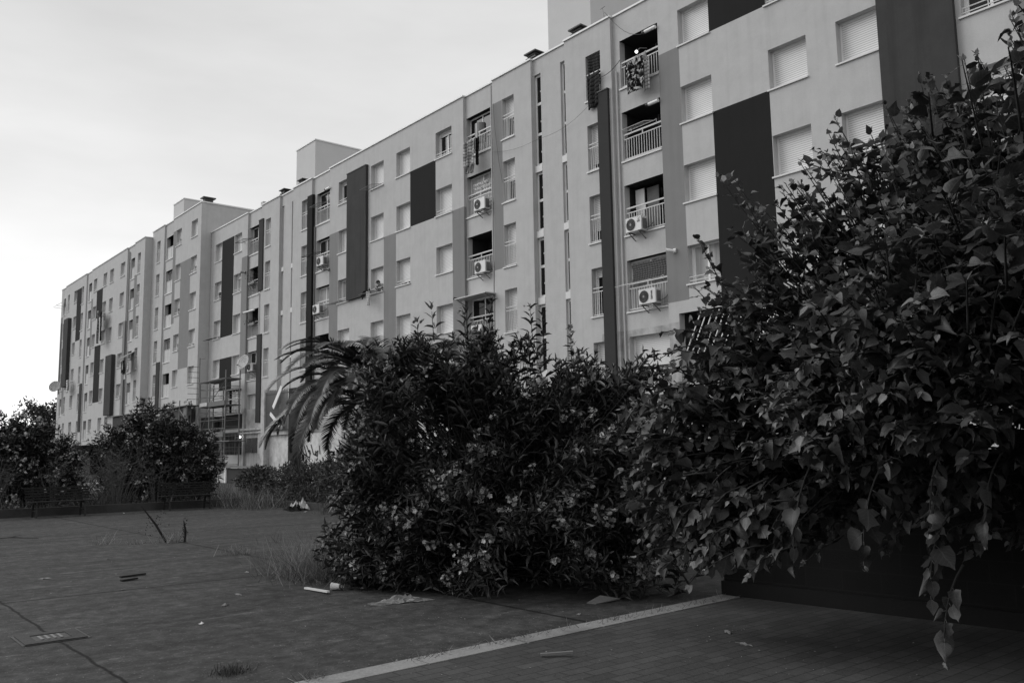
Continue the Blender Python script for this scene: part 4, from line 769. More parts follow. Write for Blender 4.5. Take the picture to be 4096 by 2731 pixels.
# ------------------------------------------------------------------ vegetation
def nrm(a): return a / np.maximum(np.linalg.norm(a, axis=1, keepdims=True), 1e-9)
T_HEART = (np.array([[0, 0, 0], [.2, 0, -.015], [.45, 0, -.03], [.7, 0, -.08], [1.02, 0, -.2], [-.05, .15, .04], [.1, .37, .1], [.38, .44, .10], [.67, .29, .02], [.87, .09, -.12],
                     [-.05, -.15, .04], [.1, -.37, .1], [.38, -.44, .10], [.67, -.29, .02], [.87, -.09, -.12]]),
           [(0, 5, 6, 1)[::-1], (1, 6, 7, 2)[::-1], (2, 7, 8, 3)[::-1], (3, 8, 9, 4)[::-1], (0, 1, 11, 10)[::-1], (1, 2, 12, 11)[::-1], (2, 3, 13, 12)[::-1], (3, 4, 14, 13)[::-1]])
T_LOBE = (np.array([[0, 0, 0], [.2, 0, -.015], [.45, 0, -.03], [.7, 0, -.08], [1.0, 0, -.2], [-.05, .18, .04], [.12, .44, .1], [.36, .22, .06], [.62, .42, .02], [.84, .12, -.12],
                    [-.05, -.18, .04], [.12, -.40, .1], [.36, -.30, .06], [.60, -.34, .02], [.84, -.12, -.12]]), T_HEART[1])
T_LANCE = (np.array([[0, 0, 0], [.34, 0, -.0], [.7, 0, -.04], [1, 0, -.13], [.34, .5, .10], [.7, .4, .05], [.34, -.5, .10], [.7, -.4, .05]]),
           [(0, 1, 4), (1, 2, 5, 4), (2, 3, 5), (0, 6, 1), (1, 6, 7, 2), (2, 7, 3)])
T_BLADE = (np.array([[0, .5, 0], [0, -.5, 0], [.5, .4, .02], [.5, -.4, .02], [.82, .25, -.03], [.82, -.25, -.03], [1, 0, -.10]]), [(0, 1, 3, 2), (2, 3, 5, 4), (4, 5, 6)])
T_QUAD = (np.array([[0, 0, 0], [.5, .5, .1], [1, 0, 0], [.5, -.5, .1]]), [(0, 3, 2, 1)])
def leaves(name, P, D, Nn, L, Wd, tmpl, m, parent=None, org=(0, 0, 0), rng=None, smooth=True, tone=None, curl=None, jit=0.0):
    n = len(P); t, fs = tmpl; k = len(t)
    D = nrm(D); S = nrm(np.cross(Nn, D)); U = np.cross(D, S)
    co = P[:, None, :] + L[:, None, None] * (t[None, :, 0:1] * D[:, None, :] + t[None, :, 2:3] * U[:, None, :] * (1 if curl is None else curl[:, None, None])) + Wd[:, None, None] * t[None, :, 1:2] * S[:, None, :]
    if jit: co = co + (rng or np.random.default_rng(1)).normal(size=co.shape) * (jit * L)[:, None, None]
    co = (co - np.array(org)).reshape(-1, 3)
    loops = np.concatenate([np.array(f) for f in fs]); sizes = np.array([len(f) for f in fs]); nl = len(loops)
    allv = (loops[None, :] + (np.arange(n) * k)[:, None]).ravel(); starts = np.concatenate([[0], np.cumsum(sizes)[:-1]]); alls = (starts[None, :] + (np.arange(n) * nl)[:, None]).ravel()
    me = bpy.data.meshes.new(name); me.vertices.add(n * k); me.vertices.foreach_set('co', co.ravel())
    me.loops.add(len(allv)); me.loops.foreach_set('vertex_index', allv.astype(np.int32)); me.polygons.add(n * len(fs)); me.polygons.foreach_set('loop_start', alls.astype(np.int32))
    me.polygons.foreach_set('use_smooth', np.full(n * len(fs), smooth))
    uv = me.uv_layers.new(name='leaf'); uvs = np.tile(t[loops][:, :2], (n, 1)); uv.data.foreach_set('uv', uvs.ravel())
    at = me.attributes.new('tone', 'FLOAT', 'POINT'); tn = (rng or np.random.default_rng(1)).random(n) if tone is None else tone; at.data.foreach_set('value', np.repeat(tn, k).astype(np.float32))
    me.materials.append(m); me.update(calc_edges=True); me.validate(); return link(name, me, parent)
def leaf_mat(name, lo, hi, rough=.45, spec=.45, veins=True, trans=0.12):
    m = bpy.data.materials.new(name); m.use_nodes = True; t = m.node_tree; p = t.nodes['Principled BSDF']; p.inputs['Roughness'].default_value = rough; p.inputs['Specular IOR Level'].default_value = spec
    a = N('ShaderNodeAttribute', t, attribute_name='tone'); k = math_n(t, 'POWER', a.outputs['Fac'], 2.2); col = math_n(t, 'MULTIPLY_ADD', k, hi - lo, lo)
    c = N('ShaderNodeTexCoord', t); n = N('ShaderNodeTexNoise', t); n.inputs['Scale'].default_value = 30; t.links.new(c.outputs['Object'], n.inputs['Vector']); col = math_n(t, 'MULTIPLY', col, math_n(t, 'MULTIPLY_ADD', n.outputs[0], .8, .6))
    s = N('ShaderNodeSeparateXYZ', t); t.links.new(c.outputs['UV'], s.inputs[0]); v = math_n(t, 'ABSOLUTE', s.outputs[1])
    mid = math_n(t, 'LESS_THAN', v, .022)
    if veins:
        sv = math_n(t, 'FRACT', math_n(t, 'MULTIPLY', math_n(t, 'SUBTRACT', s.outputs[0], math_n(t, 'MULTIPLY', v, .75)), 6.0)); sv = math_n(t, 'MULTIPLY', math_n(t, 'LESS_THAN', sv, .13), .8); mid = math_n(t, 'MAXIMUM', mid, sv)
        b = N('ShaderNodeBump', t); b.inputs['Strength'].default_value = .5; b.inputs['Distance'].default_value = .01; t.links.new(mid, b.inputs['Height']); b.invert = True; t.links.new(b.outputs[0], p.inputs['Normal'])
    col = math_n(t, 'MULTIPLY', col, math_n(t, 'MULTIPLY_ADD', mid, .7, 1.0)); t.links.new(col, p.inputs['Base Color'])
    if trans:
        tr = N('ShaderNodeBsdfTranslucent', t); t.links.new(math_n(t, 'MULTIPLY', col, 1.3), tr.inputs[0]); mx = N('ShaderNodeMixShader', t); mx.inputs[0].default_value = trans
        t.links.new(p.outputs[0], mx.inputs[1]); t.links.new(tr.outputs[0], mx.inputs[2]); t.links.new(mx.outputs[0], t.nodes['Material Output'].inputs['Surface'])
    return m
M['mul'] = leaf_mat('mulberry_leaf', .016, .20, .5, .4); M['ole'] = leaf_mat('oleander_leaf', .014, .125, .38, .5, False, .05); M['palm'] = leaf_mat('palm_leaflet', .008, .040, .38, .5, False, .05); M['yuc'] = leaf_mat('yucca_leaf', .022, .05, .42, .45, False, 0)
M['flo'] = leaf_mat('oleander_petal', .16, .55, .7, .2, False, .2); M['dry'] = leaf_mat('dry_grass_blade', .05, .30, .8, .2, False, .1); M['green'] = leaf_mat('weed_leaf', .03, .12, .6, .3, False, .1); M['straw'] = leaf_mat('straw_blade', .10, .42, .8, .2, False, .1); M['far'] = leaf_mat('far_tree_leaf', .020, .05, .6, .3, False, 0)
M['bark'] = mat('bark', .05, .9, .15, .25, 8, .15, 50, .5); M['twig'] = mat('twig', .10, .8, .2, .25, 8, .1, 50, .2); M['stemdark'] = mat('dark_stem', .022, .8, .2, .25, 8, .1, 50, .2)

def bez(a, b, lift, n=6):
    a = np.array(a, float); b = np.array(b, float); c = (a + b) / 2 + np.array(lift); u = np.linspace(0, 1, n)[:, None]; return (1 - u) ** 2 * a + 2 * u * (1 - u) * c + u * u * b
def frames(P):
    d = np.gradient(P, axis=0); return nrm(d)
def twigs(name, paths, r0, r1, m, parent, org, n=4):
    b = MB()
    for p, s in paths: b.tube([tuple(x) for x in p], list(np.linspace(r0 * s, r1 * s, len(p))), n)
    return b.build(name, [m], parent, org=org, smooth=True)

# ---- mulberry overhanging the block wall
def mulberry():
    rng = np.random.default_rng(21); org = (-2.7, 9.3, 0.0)
    tr = thing('mulberry_tree', 'large dark mulberry tree overhanging the block wall at the right', 'tree', org)
    base = np.array(org)
    limbs = [[(0, 0, 0), (-.05, -.05, 1.0), (-.2, -.3, 1.9)], [(-.2, -.3, 1.9), (-.9, -1.0, 2.6), (-1.7, -1.6, 3.2)], [(-.2, -.3, 1.9), (-.3, -.8, 3.0), (-.5, -1.2, 4.2)], [(-.2, -.3, 1.9), (.4, -1.0, 2.7), (.9, -1.6, 3.6)],
             [(-.1, -.2, 1.6), (-1.1, -1.5, 1.9), (-2.2, -2.4, 1.8)], [(-.1, -.2, 1.6), (.1, -1.6, 2.0), (.2, -2.7, 2.0)], [(-.2, -.3, 1.9), (-.1, .6, 3.0), (.2, 1.0, 4.0)]]
    b = MB()
    for i, l in enumerate(limbs):
        p = bez(l[0], l[2], np.array(l[1]) - (np.array(l[0]) + np.array(l[2])) / 2, 8); r = (.17, .13) if i == 0 else (.09, .03); b.tube([tuple(x) for x in p], list(np.linspace(r[0], r[1], 8)), 9)
    trunk = b
    # crown: overlapping masses (centre, radii, number of shoots, how much the shoots rise)
    lobes = [((-4.7, 7.0, 1.9), (.85, .9, 1.0), 270, .0), ((-4.9, 6.9, 1.2), (.55, .7, .5), 90, -.25), ((-4.3, 7.2, 2.9), (.8, .8, .75), 190, .2), ((-3.7, 7.2, 2.3), (.9, .9, 1.1), 230, .0),
             ((-3.55, 7.7, 3.55), (.75, .75, .65), 120, .4), ((-3.0, 7.9, 4.05), (.7, .8, .7), 100, .5), ((-2.3, 7.9, 4.2), (.7, .9, .9), 120, .5), ((-2.8, 7.3, 3.1), (1.0, 1.0, .9), 170, .15), ((-1.9, 7.3, 3.0), (.9, 1.0, 1.3), 210, .1),
             ((-3.55, 6.3, 2.0), (.8, .6, .65), 200, -.1), ((-2.75, 6.0, 2.25), (.75, .6, .62), 190, -.1), ((-1.95, 5.9, 2.85), (.8, .7, .7), 190, 0), ((-2.9, 6.3, 3.0), (.8, .7, .65), 150, .1), ((-1.6, 6.3, 3.6), (.9, .9, .75), 170, .15), ((-4.2, 8.0, 1.9), (1.0, .7, .7), 90, .1), ((-2.4, 8.9, 2.6), (1.5, 1.0, 1.1), 200, .2), ((-.6, 7.6, 3.0), (1.0, 1.3, 1.7), 210, .1), ((-1.7, 8.9, 2.3), (1.4, .5, .6), 130, .1), ((-2.2, 7.6, 1.3), (1.0, .4, .5), 60, -.3), ((-5.35, 6.75, 1.75), (.42, .5, .75), 70, -.1), ((-5.3, 6.2, 1.15), (.42, .45, .42), 80, -.2), ((-5.55, 6.35, 1.7), (.35, .4, .35), 50, -.1), ((-4.5, 7.05, 3.55), (.5, .5, .5), 60, .35), ((-4.05, 7.25, 3.85), (.55, .5, .5), 62, .4), ((-3.55, 7.4, 4.25), (.5, .5, .45), 60, .45), ((-3.0, 7.55, 4.5), (.5, .5, .45), 60, .5), ((-4.75, 6.8, 2.75), (.40, .45, .45), 50, .2), ((-5.1, 6.5, 2.2), (.45, .5, .5), 80, 0), ((-4.6, 6.1, .95), (.6, .45, .35), 70, -.4), ((-3.3, 7.3, 1.15), (.9, .4, .4), 45, -.4), ((-.6, 5.2, 3.5), (1.0, 1.0, .9), 180, 0), ((-.85, 5.5, 2.1), (.8, .7, .9), 130, 0), ((.3, 5.6, 3.4), (1.3, 1.3, 1.2), 200, .1), ((-.4, 8.2, 4.6), (1.6, 1.3, 1.1), 170, .3), ((.6, 7.0, 2.2), (1.3, 1.3, 1.2), 150, 0), ((1.4, 4.4, 3.6), (1.2, 1.3, 1.1), 150, 0), ((-1.6, 8.6, 4.3), (1.2, 1.0, 1.0), 150, .3)]  # unseen masses beyond the right edge of view are added to block light
    P_, D_, N_, L_, TN, paths, pet = [], [], [], [], [], [], []
    forks = np.array([base + np.array(l[2]) for l in limbs])
    def shoot(root, tip, lift, nl, rise, sz=1.0):
        p = bez(root, tip, lift, 7); f = frames(p); paths.append((p, 1.0)); bright = rng.random() ** 1.6 * (.35 if rise <= -1 else 1)  # per-shoot leaf tone imitates lit and shaded sprays, hanging ones darker
        for i in range(nl):
            u = .25 + .75 * (i + .5) / nl; q = u * 6; j = min(int(q), 5); pos = p[j] + (p[j + 1] - p[j]) * (q - j); ax = f[j]
            ref = np.array([0, 0, 1.0]); s = np.cross(ax, ref); s /= max(np.linalg.norm(s), .05); s = s * (1 if i % 2 else -1) + .35 * rng.normal(size=3)
            d = s * .75 + ax * .5 + np.array([0, 0, -.34 - .45 * max(0, -rise) + .30 * max(0, rise)]) + .30 * rng.normal(size=3); d /= np.linalg.norm(d)
            stalk = pos + d * .045 * sz + np.array([0, 0, .012]); pet.append((np.array([pos, stalk]), 1.0)); 
            nn = ax * .25 + np.array([0, 0, 1.0]) + .5 * rng.normal(size=3) + s * .2
            size = .116 * sz * (1.1 - .55 * max(0, u - .72) / .28) * rng.uniform(.55, 1.3)
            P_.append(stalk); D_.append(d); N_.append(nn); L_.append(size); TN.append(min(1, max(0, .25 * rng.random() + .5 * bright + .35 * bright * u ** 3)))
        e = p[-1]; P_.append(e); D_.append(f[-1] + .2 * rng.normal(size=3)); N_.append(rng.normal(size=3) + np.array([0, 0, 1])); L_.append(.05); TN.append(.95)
    for c, rad, n, rise in lobes:
        c = np.array(c); rad = np.array(rad)
        for _ in range(int(n * (.55 if rise >= .3 else .78 if rise > -.15 else .9))):
            v = rng.normal(size=3); v /= np.linalg.norm(v); rr = rng.random() ** (.42); tip = c + v * rad * (rr if rng.random() > .16 else rng.uniform(1.0, 1.4))
            if tip[2] < .55: tip[2] = .55 + .1 * rng.random()
            if tip[1] > 8.0 and tip[2] < 1.75: continue
            out = nrm((tip - np.array([-2.7, 8.3, 2.2]))[None])[0]
            ln = rng.uniform(.35, .75) * (1.0 if rise < .3 else 1.4); root = tip - out * ln * .8 - np.array([0, 0, ln * (.25 + rise * .7)]) + .12 * rng.normal(size=3)
            shoot(root, tip, np.array([0, 0, .10 + .05 * rng.normal()]) if rise <= 0 else np.array([0, 0, -.03]), int(rng.integers(5, 10)) + (3 if rise >= .3 else 0), rise)
    # long single shoots that break the outline, and sprays hanging to the pavement
    for tip, ln, rise in (((-5.2, 6.75, 2.75), (.5, .25, -.35), .2), ((-5.0, 6.95, 3.75), (.35, .2, -.6), .5), ((-4.88, 6.95, 4.12), (.3, .2, -.65), .6), ((-4.35, 7.3, 4.25), (.3, .2, -.6), .6), ((-4.12, 7.45, 4.72), (.25, .2, -.7), .8), ((-4.25, 7.4, 4.42), (.5, .2, -.3), .3), ((-3.7, 7.6, 4.75), (.2, .2, -.7), .8), ((-3.35, 7.8, 4.95), (.15, .2, -.8), .9), ((-2.9, 7.8, 4.85), (.3, .3, -.5), .6), ((-2.6, 7.6, 5.15), (.2, .2, -.9), .9), ((-2.3, 7.6, 5.35), (.1, .2, -.9), .9), ((-2.0, 7.7, 5.5), (.1, .2, -.9), .9), ((-5.6, 6.35, 2.15), (.6, .4, -.1), 0), ((-5.62, 6.2, 1.55), (.7, .5, .1), -.2), ((-5.4, 5.95, .95), (.6, .6, .3), -.4), ((-5.1, 6.1, .72), (.5, .6, .5), -.5), ((-4.8, 6.15, .75), (.4, .5, .5), -.5),
                          ((-5.25, 6.85, 3.2), (.4, .2, -.4), .4), ((-4.6, 7.15, 3.95), (.3, .2, -.6), .6), ((-2.45, 7.7, 4.8), (.2, .2, -.6), .7)):
        tip = np.array(tip)
        for k in range(3):
            tp = tip + (0 if k == 0 else 1) * rng.normal(size=3) * .13; shoot(tp + np.array(ln) + .05 * rng.normal(size=3), tp, np.array([0, 0, .12 if rise < 0 else -.02]), 9, rise)
    for x, y, z0, z1 in ((-3.9, 6.0, 1.5, .72), (-3.3, 5.95, 1.5, .80), (-4.35, 6.1, 1.4, .85), (-2.82, 5.97, 1.7, 1.05), (-2.84, 5.95, 1.2, .62), (-2.8, 5.99, .85, .22), (-2.55, 6.15, 1.6, 1.0), (-2.86, 6.02, 1.5, .8), (-2.1, 6.2, 1.5, .8), (-2.3, 6.3, 1.0, .45)):
        shoot(np.array([x + .12, y + .12, z0]), np.array([x, y, z1]), np.array([-.05, -.06, .1]), 9, -1.0, 1.1)
    A = lambda q: np.array(q)
    P_, D_, N_, L, TN = A(P_), A(D_), A(N_), A(L_), A(TN); lob = rng.random(len(L)) < .25
    for sel, tm in ((~lob, T_HEART), (lob, T_LOBE)):
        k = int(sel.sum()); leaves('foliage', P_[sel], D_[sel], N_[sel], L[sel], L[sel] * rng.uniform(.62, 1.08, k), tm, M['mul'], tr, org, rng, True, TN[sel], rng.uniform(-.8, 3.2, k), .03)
    twigs('branches', paths, .009, .0035, M['stemdark'], tr, org); twigs('leaf_stalks', pet, .0022, .0018, M['twig'], tr, org, 3)
    b = trunk                                        # inner boughs from the limbs to the outer masses
    for c, rad, n, rise in lobes:
        f = forks[np.argmin(np.linalg.norm(forks - np.array(c), axis=1))]; p = bez(f, c, (0, 0, .15), 7) - np.array(org); b.tube([tuple(x) for x in p], list(np.linspace(.035, .012, 7)), 6)
    b.build('trunk', [M['bark']], tr, smooth=True); return tr
mulberry()

# ---- oleanders
def oleander(org, lobes, label, seed, leaf, whorls, fl_n, fl_size, group=None, low=.12, fl_tone=1.0, spikes=(), near=True):
    rng = np.random.default_rng(seed); t = thing('oleander', label, 'bush', org, group); O = np.array(org); P_, D_, N_, L_, TN, paths, FP, FD = [], [], [], [], [], [], [], []
    def sprig(tip, ax, ln):
        nw = whorls; tb = rng.random() ** 1.5
        for i in range(nw):
            u = i / (nw - 1); pos = tip - ax * ln * (1 - u); ph = rng.random() * 6.28; s0 = np.cross(ax, np.array([.3, .1, 1.0]) if abs(ax[2]) < .9 else np.array([1.0, 0, 0])); s0 /= np.linalg.norm(s0); s1 = np.cross(ax, s0)
            for k in range(3):
                a = ph + 2.094 * k + .2 * rng.normal(); s = s0 * math.cos(a) + s1 * math.sin(a); d = s * (1.0 - .5 * u) + ax * (.45 + .7 * u) + np.array([0, 0, -.18]) + .12 * rng.normal(size=3)
                P_.append(pos); D_.append(d); N_.append(ax + .2 * rng.normal(size=3)); TN.append(min(1, .3 * rng.random() + .7 * tb)); L_.append(leaf * rng.uniform(.7, 1.15) * (1 - .35 * u))
    tips = []
    for c, rad, n in lobes:
        c = np.array(c); rad = np.array(rad)
        for _ in range(max(4, n // 10)):                 # clumps of sprigs with dark gaps between them
            v = rng.normal(size=3); v /= np.linalg.norm(v); cc = c + v * rad * rng.random() ** .28; sp = rng.uniform(.16, .34) * (1.0 if near else 1.35)
            for _ in range(13):
                q = rng.normal(size=3) * .6 + v * .5 + np.array([0, 0, .35]); tip = cc + q / np.linalg.norm(q) * sp * rng.uniform(.5, 1.25)
                tip[2] = max(tip[2], low + .12 * rng.random()); root = O * np.array([1, 1, 0]) + np.array([rng.normal() * .35, rng.normal() * .35, .15 + .3 * tip[2]])
                tips.append((tip, root))
    for tip in spikes: tips.append((np.array(tip) - np.array([0, 0, .18]), np.array(tip) - np.array([.1, -.15, 1.0])))
    for i, (tip, root) in enumerate(tips):
        dirn = tip - root; dd = dirn / np.linalg.norm(dirn); ax = dd * .8 + np.array([0, 0, .35]) + .38 * rng.normal(size=3)
        if i >= len(tips) - len(spikes): ax = np.array([rng.normal() * .15, rng.normal() * .15, 1.0])
        ax /= np.linalg.norm(ax); sprig(tip, ax, rng.uniform(.22, .42) * leaf / .13)
        if near or i % 3 == 0: paths.append((bez(root if i < len(tips) - len(spikes) else tip - dirn * .5, tip - ax * .02, (0, 0, -.05), 5), 1.0))
        if rng.random() < fl_n:
            for _ in range(int(rng.integers(5, 11))): FP.append(tip + ax * .03 + rng.normal(size=3) * fl_size * .85); FD.append(ax + .6 * rng.normal(size=3) + np.array([0, -.3, .2]))
    A = np.array; L = A(L_); leaves('foliage', A(P_), A(D_), A(N_), L, L * rng.uniform(.15, .22, len(L)), T_LANCE, M['ole'], t, org, rng, True, A(TN), rng.uniform(.3, 2.2, len(L)), .012); twigs('stems', paths, .008 if near else .006, .004, M['stemdark'], t, org, 4)
    if FP:                                             # each flower: a rosette of petals
        FP = A(FP); FD = nrm(A(FD)); n = len(FP); k = 7; ref = nrm(np.cross(FD, rng.normal(size=(n, 3)))); oth = np.cross(FD, ref); pp, pd, pn = [], [], []
        for j in range(k):
            a = 2 * math.pi * j / 5 + (.5 if j > 4 else 0); s = ref * math.cos(a) + oth * math.sin(a); up_ = .35 if j < 5 else 1.1; pp.append(FP); pd.append(s + FD * up_); pn.append(FD - s * .3)
        tn = np.tile(np.clip(rng.random(n) * fl_tone, 0, 1), k); l = np.tile(fl_size * rng.uniform(.7, 1.1, n), k); leaves('flowers', np.concatenate(pp), np.concatenate(pd), np.concatenate(pn), l, l * .95, T_QUAD, M['flo'], t, org, rng, True, tn)
    return t
oleander((-9.0, 7.4, 0), [((-9.2, 7.0, 1.75), (1.0, 1.15, 1.5), 270), ((-9.0, 7.5, 2.35), (.9, 1.1, 1.05), 210), ((-8.4, 7.6, 1.5), (1.15, 1.35, 1.25), 260), ((-8.55, 6.5, .75), (.95, .85, .75), 200), ((-7.9, 8.3, 1.5), (1.0, 1.0, 1.25), 170), ((-9.3, 6.1, .9), (.65, .6, .85), 110), ((-7.6, 7.6, .65), (.7, .8, .6), 110), ((-9.2, 8.6, 2.1), (1.2, .9, 1.2), 120), ((-9.6, 6.2, 2.1), (.5, .6, .95), 100), ((-9.75, 5.75, 1.0), (.5, .55, .75), 100), ((-9.7, 5.55, .5), (.6, .5, .45), 90), ((-7.1, 7.6, .9), (.6, .6, .8), 110), ((-7.4, 8.1, 1.9), (.75, .7, .9), 130)],
         'huge oleander bush with faded flowers in the middle of the plaza', 31, .205, 5, .36, .036, None, .10, 1.0,
         [(-9.62, 6.35, 3.55), (-9.5, 6.5, 3.72), (-9.25, 6.85, 3.65), (-9.35, 7.4, 3.85), (-9.1, 7.9, 3.8), (-9.2, 8.2, 3.75), (-9.05, 8.6, 3.55), (-8.9, 8.5, 3.3), (-9.8, 6.1, 3.2), (-8.7, 8.6, 3.1), (-9.4, 7.0, 3.7), (-8.4, 8.8, 2.95)])
oleander((-31.8, 5.6, 0), [((-31.9, 4.6, 1.5), (1.4, 1.9, 1.45), 700), ((-31.6, 6.0, 1.5), (1.3, 1.4, 1.35), 620), ((-31.2, 6.9, 1.0), (1.0, .7, .9), 260), ((-32.2, 2.8, 1.4), (1.2, 1.3, 1.4), 200), ((-30.9, 5.6, .55), (.7, 1.7, .5), 260)], 'white flowering oleander behind the left bench', 41, .25, 5, .30, .055, 'white flowering oleanders behind the benches', .2, 1.8, (), False)
oleander((-31.6, 10.0, 0), [((-31.6, 9.9, 1.75), (1.4, 1.75, 1.6), 900), ((-31.3, 11.0, 1.2), (1.1, 1.0, 1.2), 450), ((-31.4, 9.2, 1.2), (1.2, .8, 1.15), 380), ((-30.7, 10.1, .55), (.7, 1.3, .5), 300)], 'rounded white flowering oleander behind the right hand bench of the two', 43, .25, 5, .16, .055, 'white flowering oleanders behind the benches', .2, 1.8, (), False)

# ---- palm and yucca left of the big oleander
def palm(org, label, seed, n, length):
    rng = np.random.default_rng(seed); t = thing('palm_tree', label, 'palm', org); b = MB(); b.tube([(0, 0, 0), (.02, 0, .9), (0, .02, 1.9), (0, 0, 2.2)], [.26, .30, .27, .14], 12); b.build('trunk', [M['bark']], t)
    P_, D_, N_, L_ = [], [], [], []; rb = MB(); c0 = np.array([0, 0, 2.15])
    for k in range(n):
        az = 2.399963 * k + .2 * rng.normal(); e0 = math.radians(84 - 62 * (k / n) ** .9 + 5 * rng.normal()); Ln = length * rng.uniform(.85, 1.1); m = 24; bend = math.radians(rng.uniform(95, 130)); p = [c0 + np.array([math.cos(az), math.sin(az), 0]) * .08]; ds = Ln / m
        for i in range(m):
            u = (i + .5) / m; e = e0 - bend * u ** 1.5; az2 = az + .12 * u; p.append(p[-1] + ds * np.array([math.cos(e) * math.cos(az2), math.cos(e) * math.sin(az2), math.sin(e)]))
        p = np.array(p); f = frames(p); rb.tube([tuple(x) for x in p], list(np.linspace(.015, .004, m + 1)), 5)
        side = nrm(np.cross(f, np.array([[0, 0, 1.0]]) + 1e-3)); upv = np.cross(side, f)
        for i in range(2, m + 1):
            for q in (0, .5, 1.0, 1.5, 2.0, 2.5):
                u = (i - q / 3) / m; j = min(int(u * m), m - 1); fr = u * m - j; pos = p[j] + (p[j + 1] - p[j]) * fr; ll = .25 * (math.sin(math.pi * min(1, .15 + .85 * u)) ** .6 + .18)
                for s in (1, -1): P_.append(pos); D_.append(side[j] * s * .9 + f[j] * (.45 + .4 * u) + upv[j] * .22 + .05 * rng.normal(size=3) + np.array([0, 0, -.14])); N_.append(upv[j] - side[j] * s * .6); L_.append(ll * rng.uniform(.85, 1.1))
    rb.build('midribs', [M['twig']], t, smooth=True); A = np.array; L = A(L_); leaves('fronds', A(P_), A(D_), A(N_), L, np.full(len(L), .014), T_BLADE, M['palm'], t, (0, 0, 0), rng); return t
palm((-11.9, 7.3, 0.1), 'young date palm with drooping fronds left of the big oleander', 5, 92, 2.15)
def yucca(org, label, seed, n, ln, h):
    rng = np.random.default_rng(seed); t = thing('yucca', label, 'plant', org); b = MB(); b.tube([(0, 0, 0), (.05, -.03, h * .5), (0, 0, h)], [.09, .08, .06], 9); b.build('trunk', [M['bark']], t); P_, D_, N_, L_ = [], [], [], []
    for k in range(n):
        az = 2.399963 * k; e = math.radians(85 - 125 * (k / n)); d = np.array([math.cos(e) * math.cos(az), math.cos(e) * math.sin(az), math.sin(e)]) + .07 * rng.normal(size=3); P_.append(np.array([0, 0, h - .25 * k / n])); D_.append(d); N_.append(np.array([-math.sin(e) * math.cos(az), -math.sin(e) * math.sin(az), math.cos(e)])); L_.append(ln * rng.uniform(.8, 1.1))
    A = np.array; L = A(L_); leaves('leaves', A(P_), A(D_), A(N_), L, np.full(n, .062), T_BLADE, M['yuc'], t, (0, 0, 0), rng); return t
yucca((-10.15, 5.9, 0), 'spiky yucca with sword leaves at the left edge of the big oleander', 9, 64, .82, 1.62)
yucca((-10.1, 6.0, 0), 'low yucca with drooping sword leaves below the tall yucca', 19, 40, .75, .75)

# ---- grass, weeds, small bushes
def blades(name, pts, hts, m, parent=None, lean=.35, wd=.008, seed=0, org=(0, 0, 0)):
    rng = np.random.default_rng(seed); P = np.array(pts); n = len(P); hts = np.array(hts) * (.35 + .75 * rng.random(n)); d = rng.normal(size=(n, 3)) * lean; d[:, 2] = 1; nn = rng.normal(size=(n, 3)); nn[:, 2] = .2; L = np.array(hts) * rng.uniform(.5, 1.15, n)
    return leaves(name, P, d, nn, L, np.full(n, wd) * rng.uniform(.6, 1.4, n), T_BLADE, m, parent, org, rng)
rg = np.random.default_rng(77)
def region(n, x0, x1, y0, y1, z=0.0): return np.stack([rg.uniform(x0, x1, n), rg.uniform(y0, y1, n), np.full(n, z)], 1)
p = np.concatenate([region(2600, -31.5, -29.3, 3.2, 12.5), region(2600, -29, -21, 12.75, 15.5), region(900, -29.2, -26, 11.0, 12.9), region(1500, -36, -30, 7.2, 14)])
tag(blades('dry_grass', p, np.full(len(p), .85), M['dry'], None, .55, .010, 3), 'dry straw coloured grass and weeds filling the planting bed', 'grass', None, 'stuff')
p = np.concatenate([region(1800, -26, -18, 12.8, 16.5), region(900, -23, -18, 11.6, 13.2), region(700, -31, -29.4, 7.2, 9.0)])
tag(blades('green_weeds', p, np.full(len(p), 1.0), M['green'], None, .6, .012, 4), 'tangled green weeds along the edge of the planting bed', 'weeds', None, 'stuff')
def stalks(label, org, n, h, seed, m='twig', spread=.5):
    r = random.Random(seed); t = thing('dry_shrub', label, 'shrub', org); b = MB()
    for _ in range(n):
        a = r.uniform(0, 6.28); s = r.uniform(.1, spread); hh = h * r.uniform(.6, 1.1); x, y = math.cos(a) * s, math.sin(a) * s; p = [(x * .3, y * .3, 0), (x * .7, y * .7, hh * .5), (x * 1.4 + r.uniform(-.2, .2), y * 1.4, hh)]; b.tube(p, [.008, .006, .003], 4)
        for _ in range(7):
            k = r.uniform(.3, 1); q = Vector(p[1]).lerp(Vector(p[2]), k); b.tube([q, q + Vector((r.uniform(-.3, .3), r.uniform(-.3, .3), r.uniform(.0, .3)))], [.004, .002], 3)
    b.build('stems', [M[m]], t); return t
stalks('bare dry shrub at the far left beside the first bench', (-29.9, 4.7, 0), 34, 1.7, 1, spread=.7); stalks('bare dry shrub between the two benches', (-29.6, 8.15, 0), 60, 1.8, 2, spread=.8); stalks('thin dry shrub in front of the rounded oleander', (-29.7, 9.4, 0), 12, 1.7, 3); stalks('bare twigs rising behind the left bench', (-30.0, 6.4, 0), 10, 1.6, 4); stalks('dry shrub under the palm fronds', (-19.5, 12.6, 0), 14, 1.2, 5)
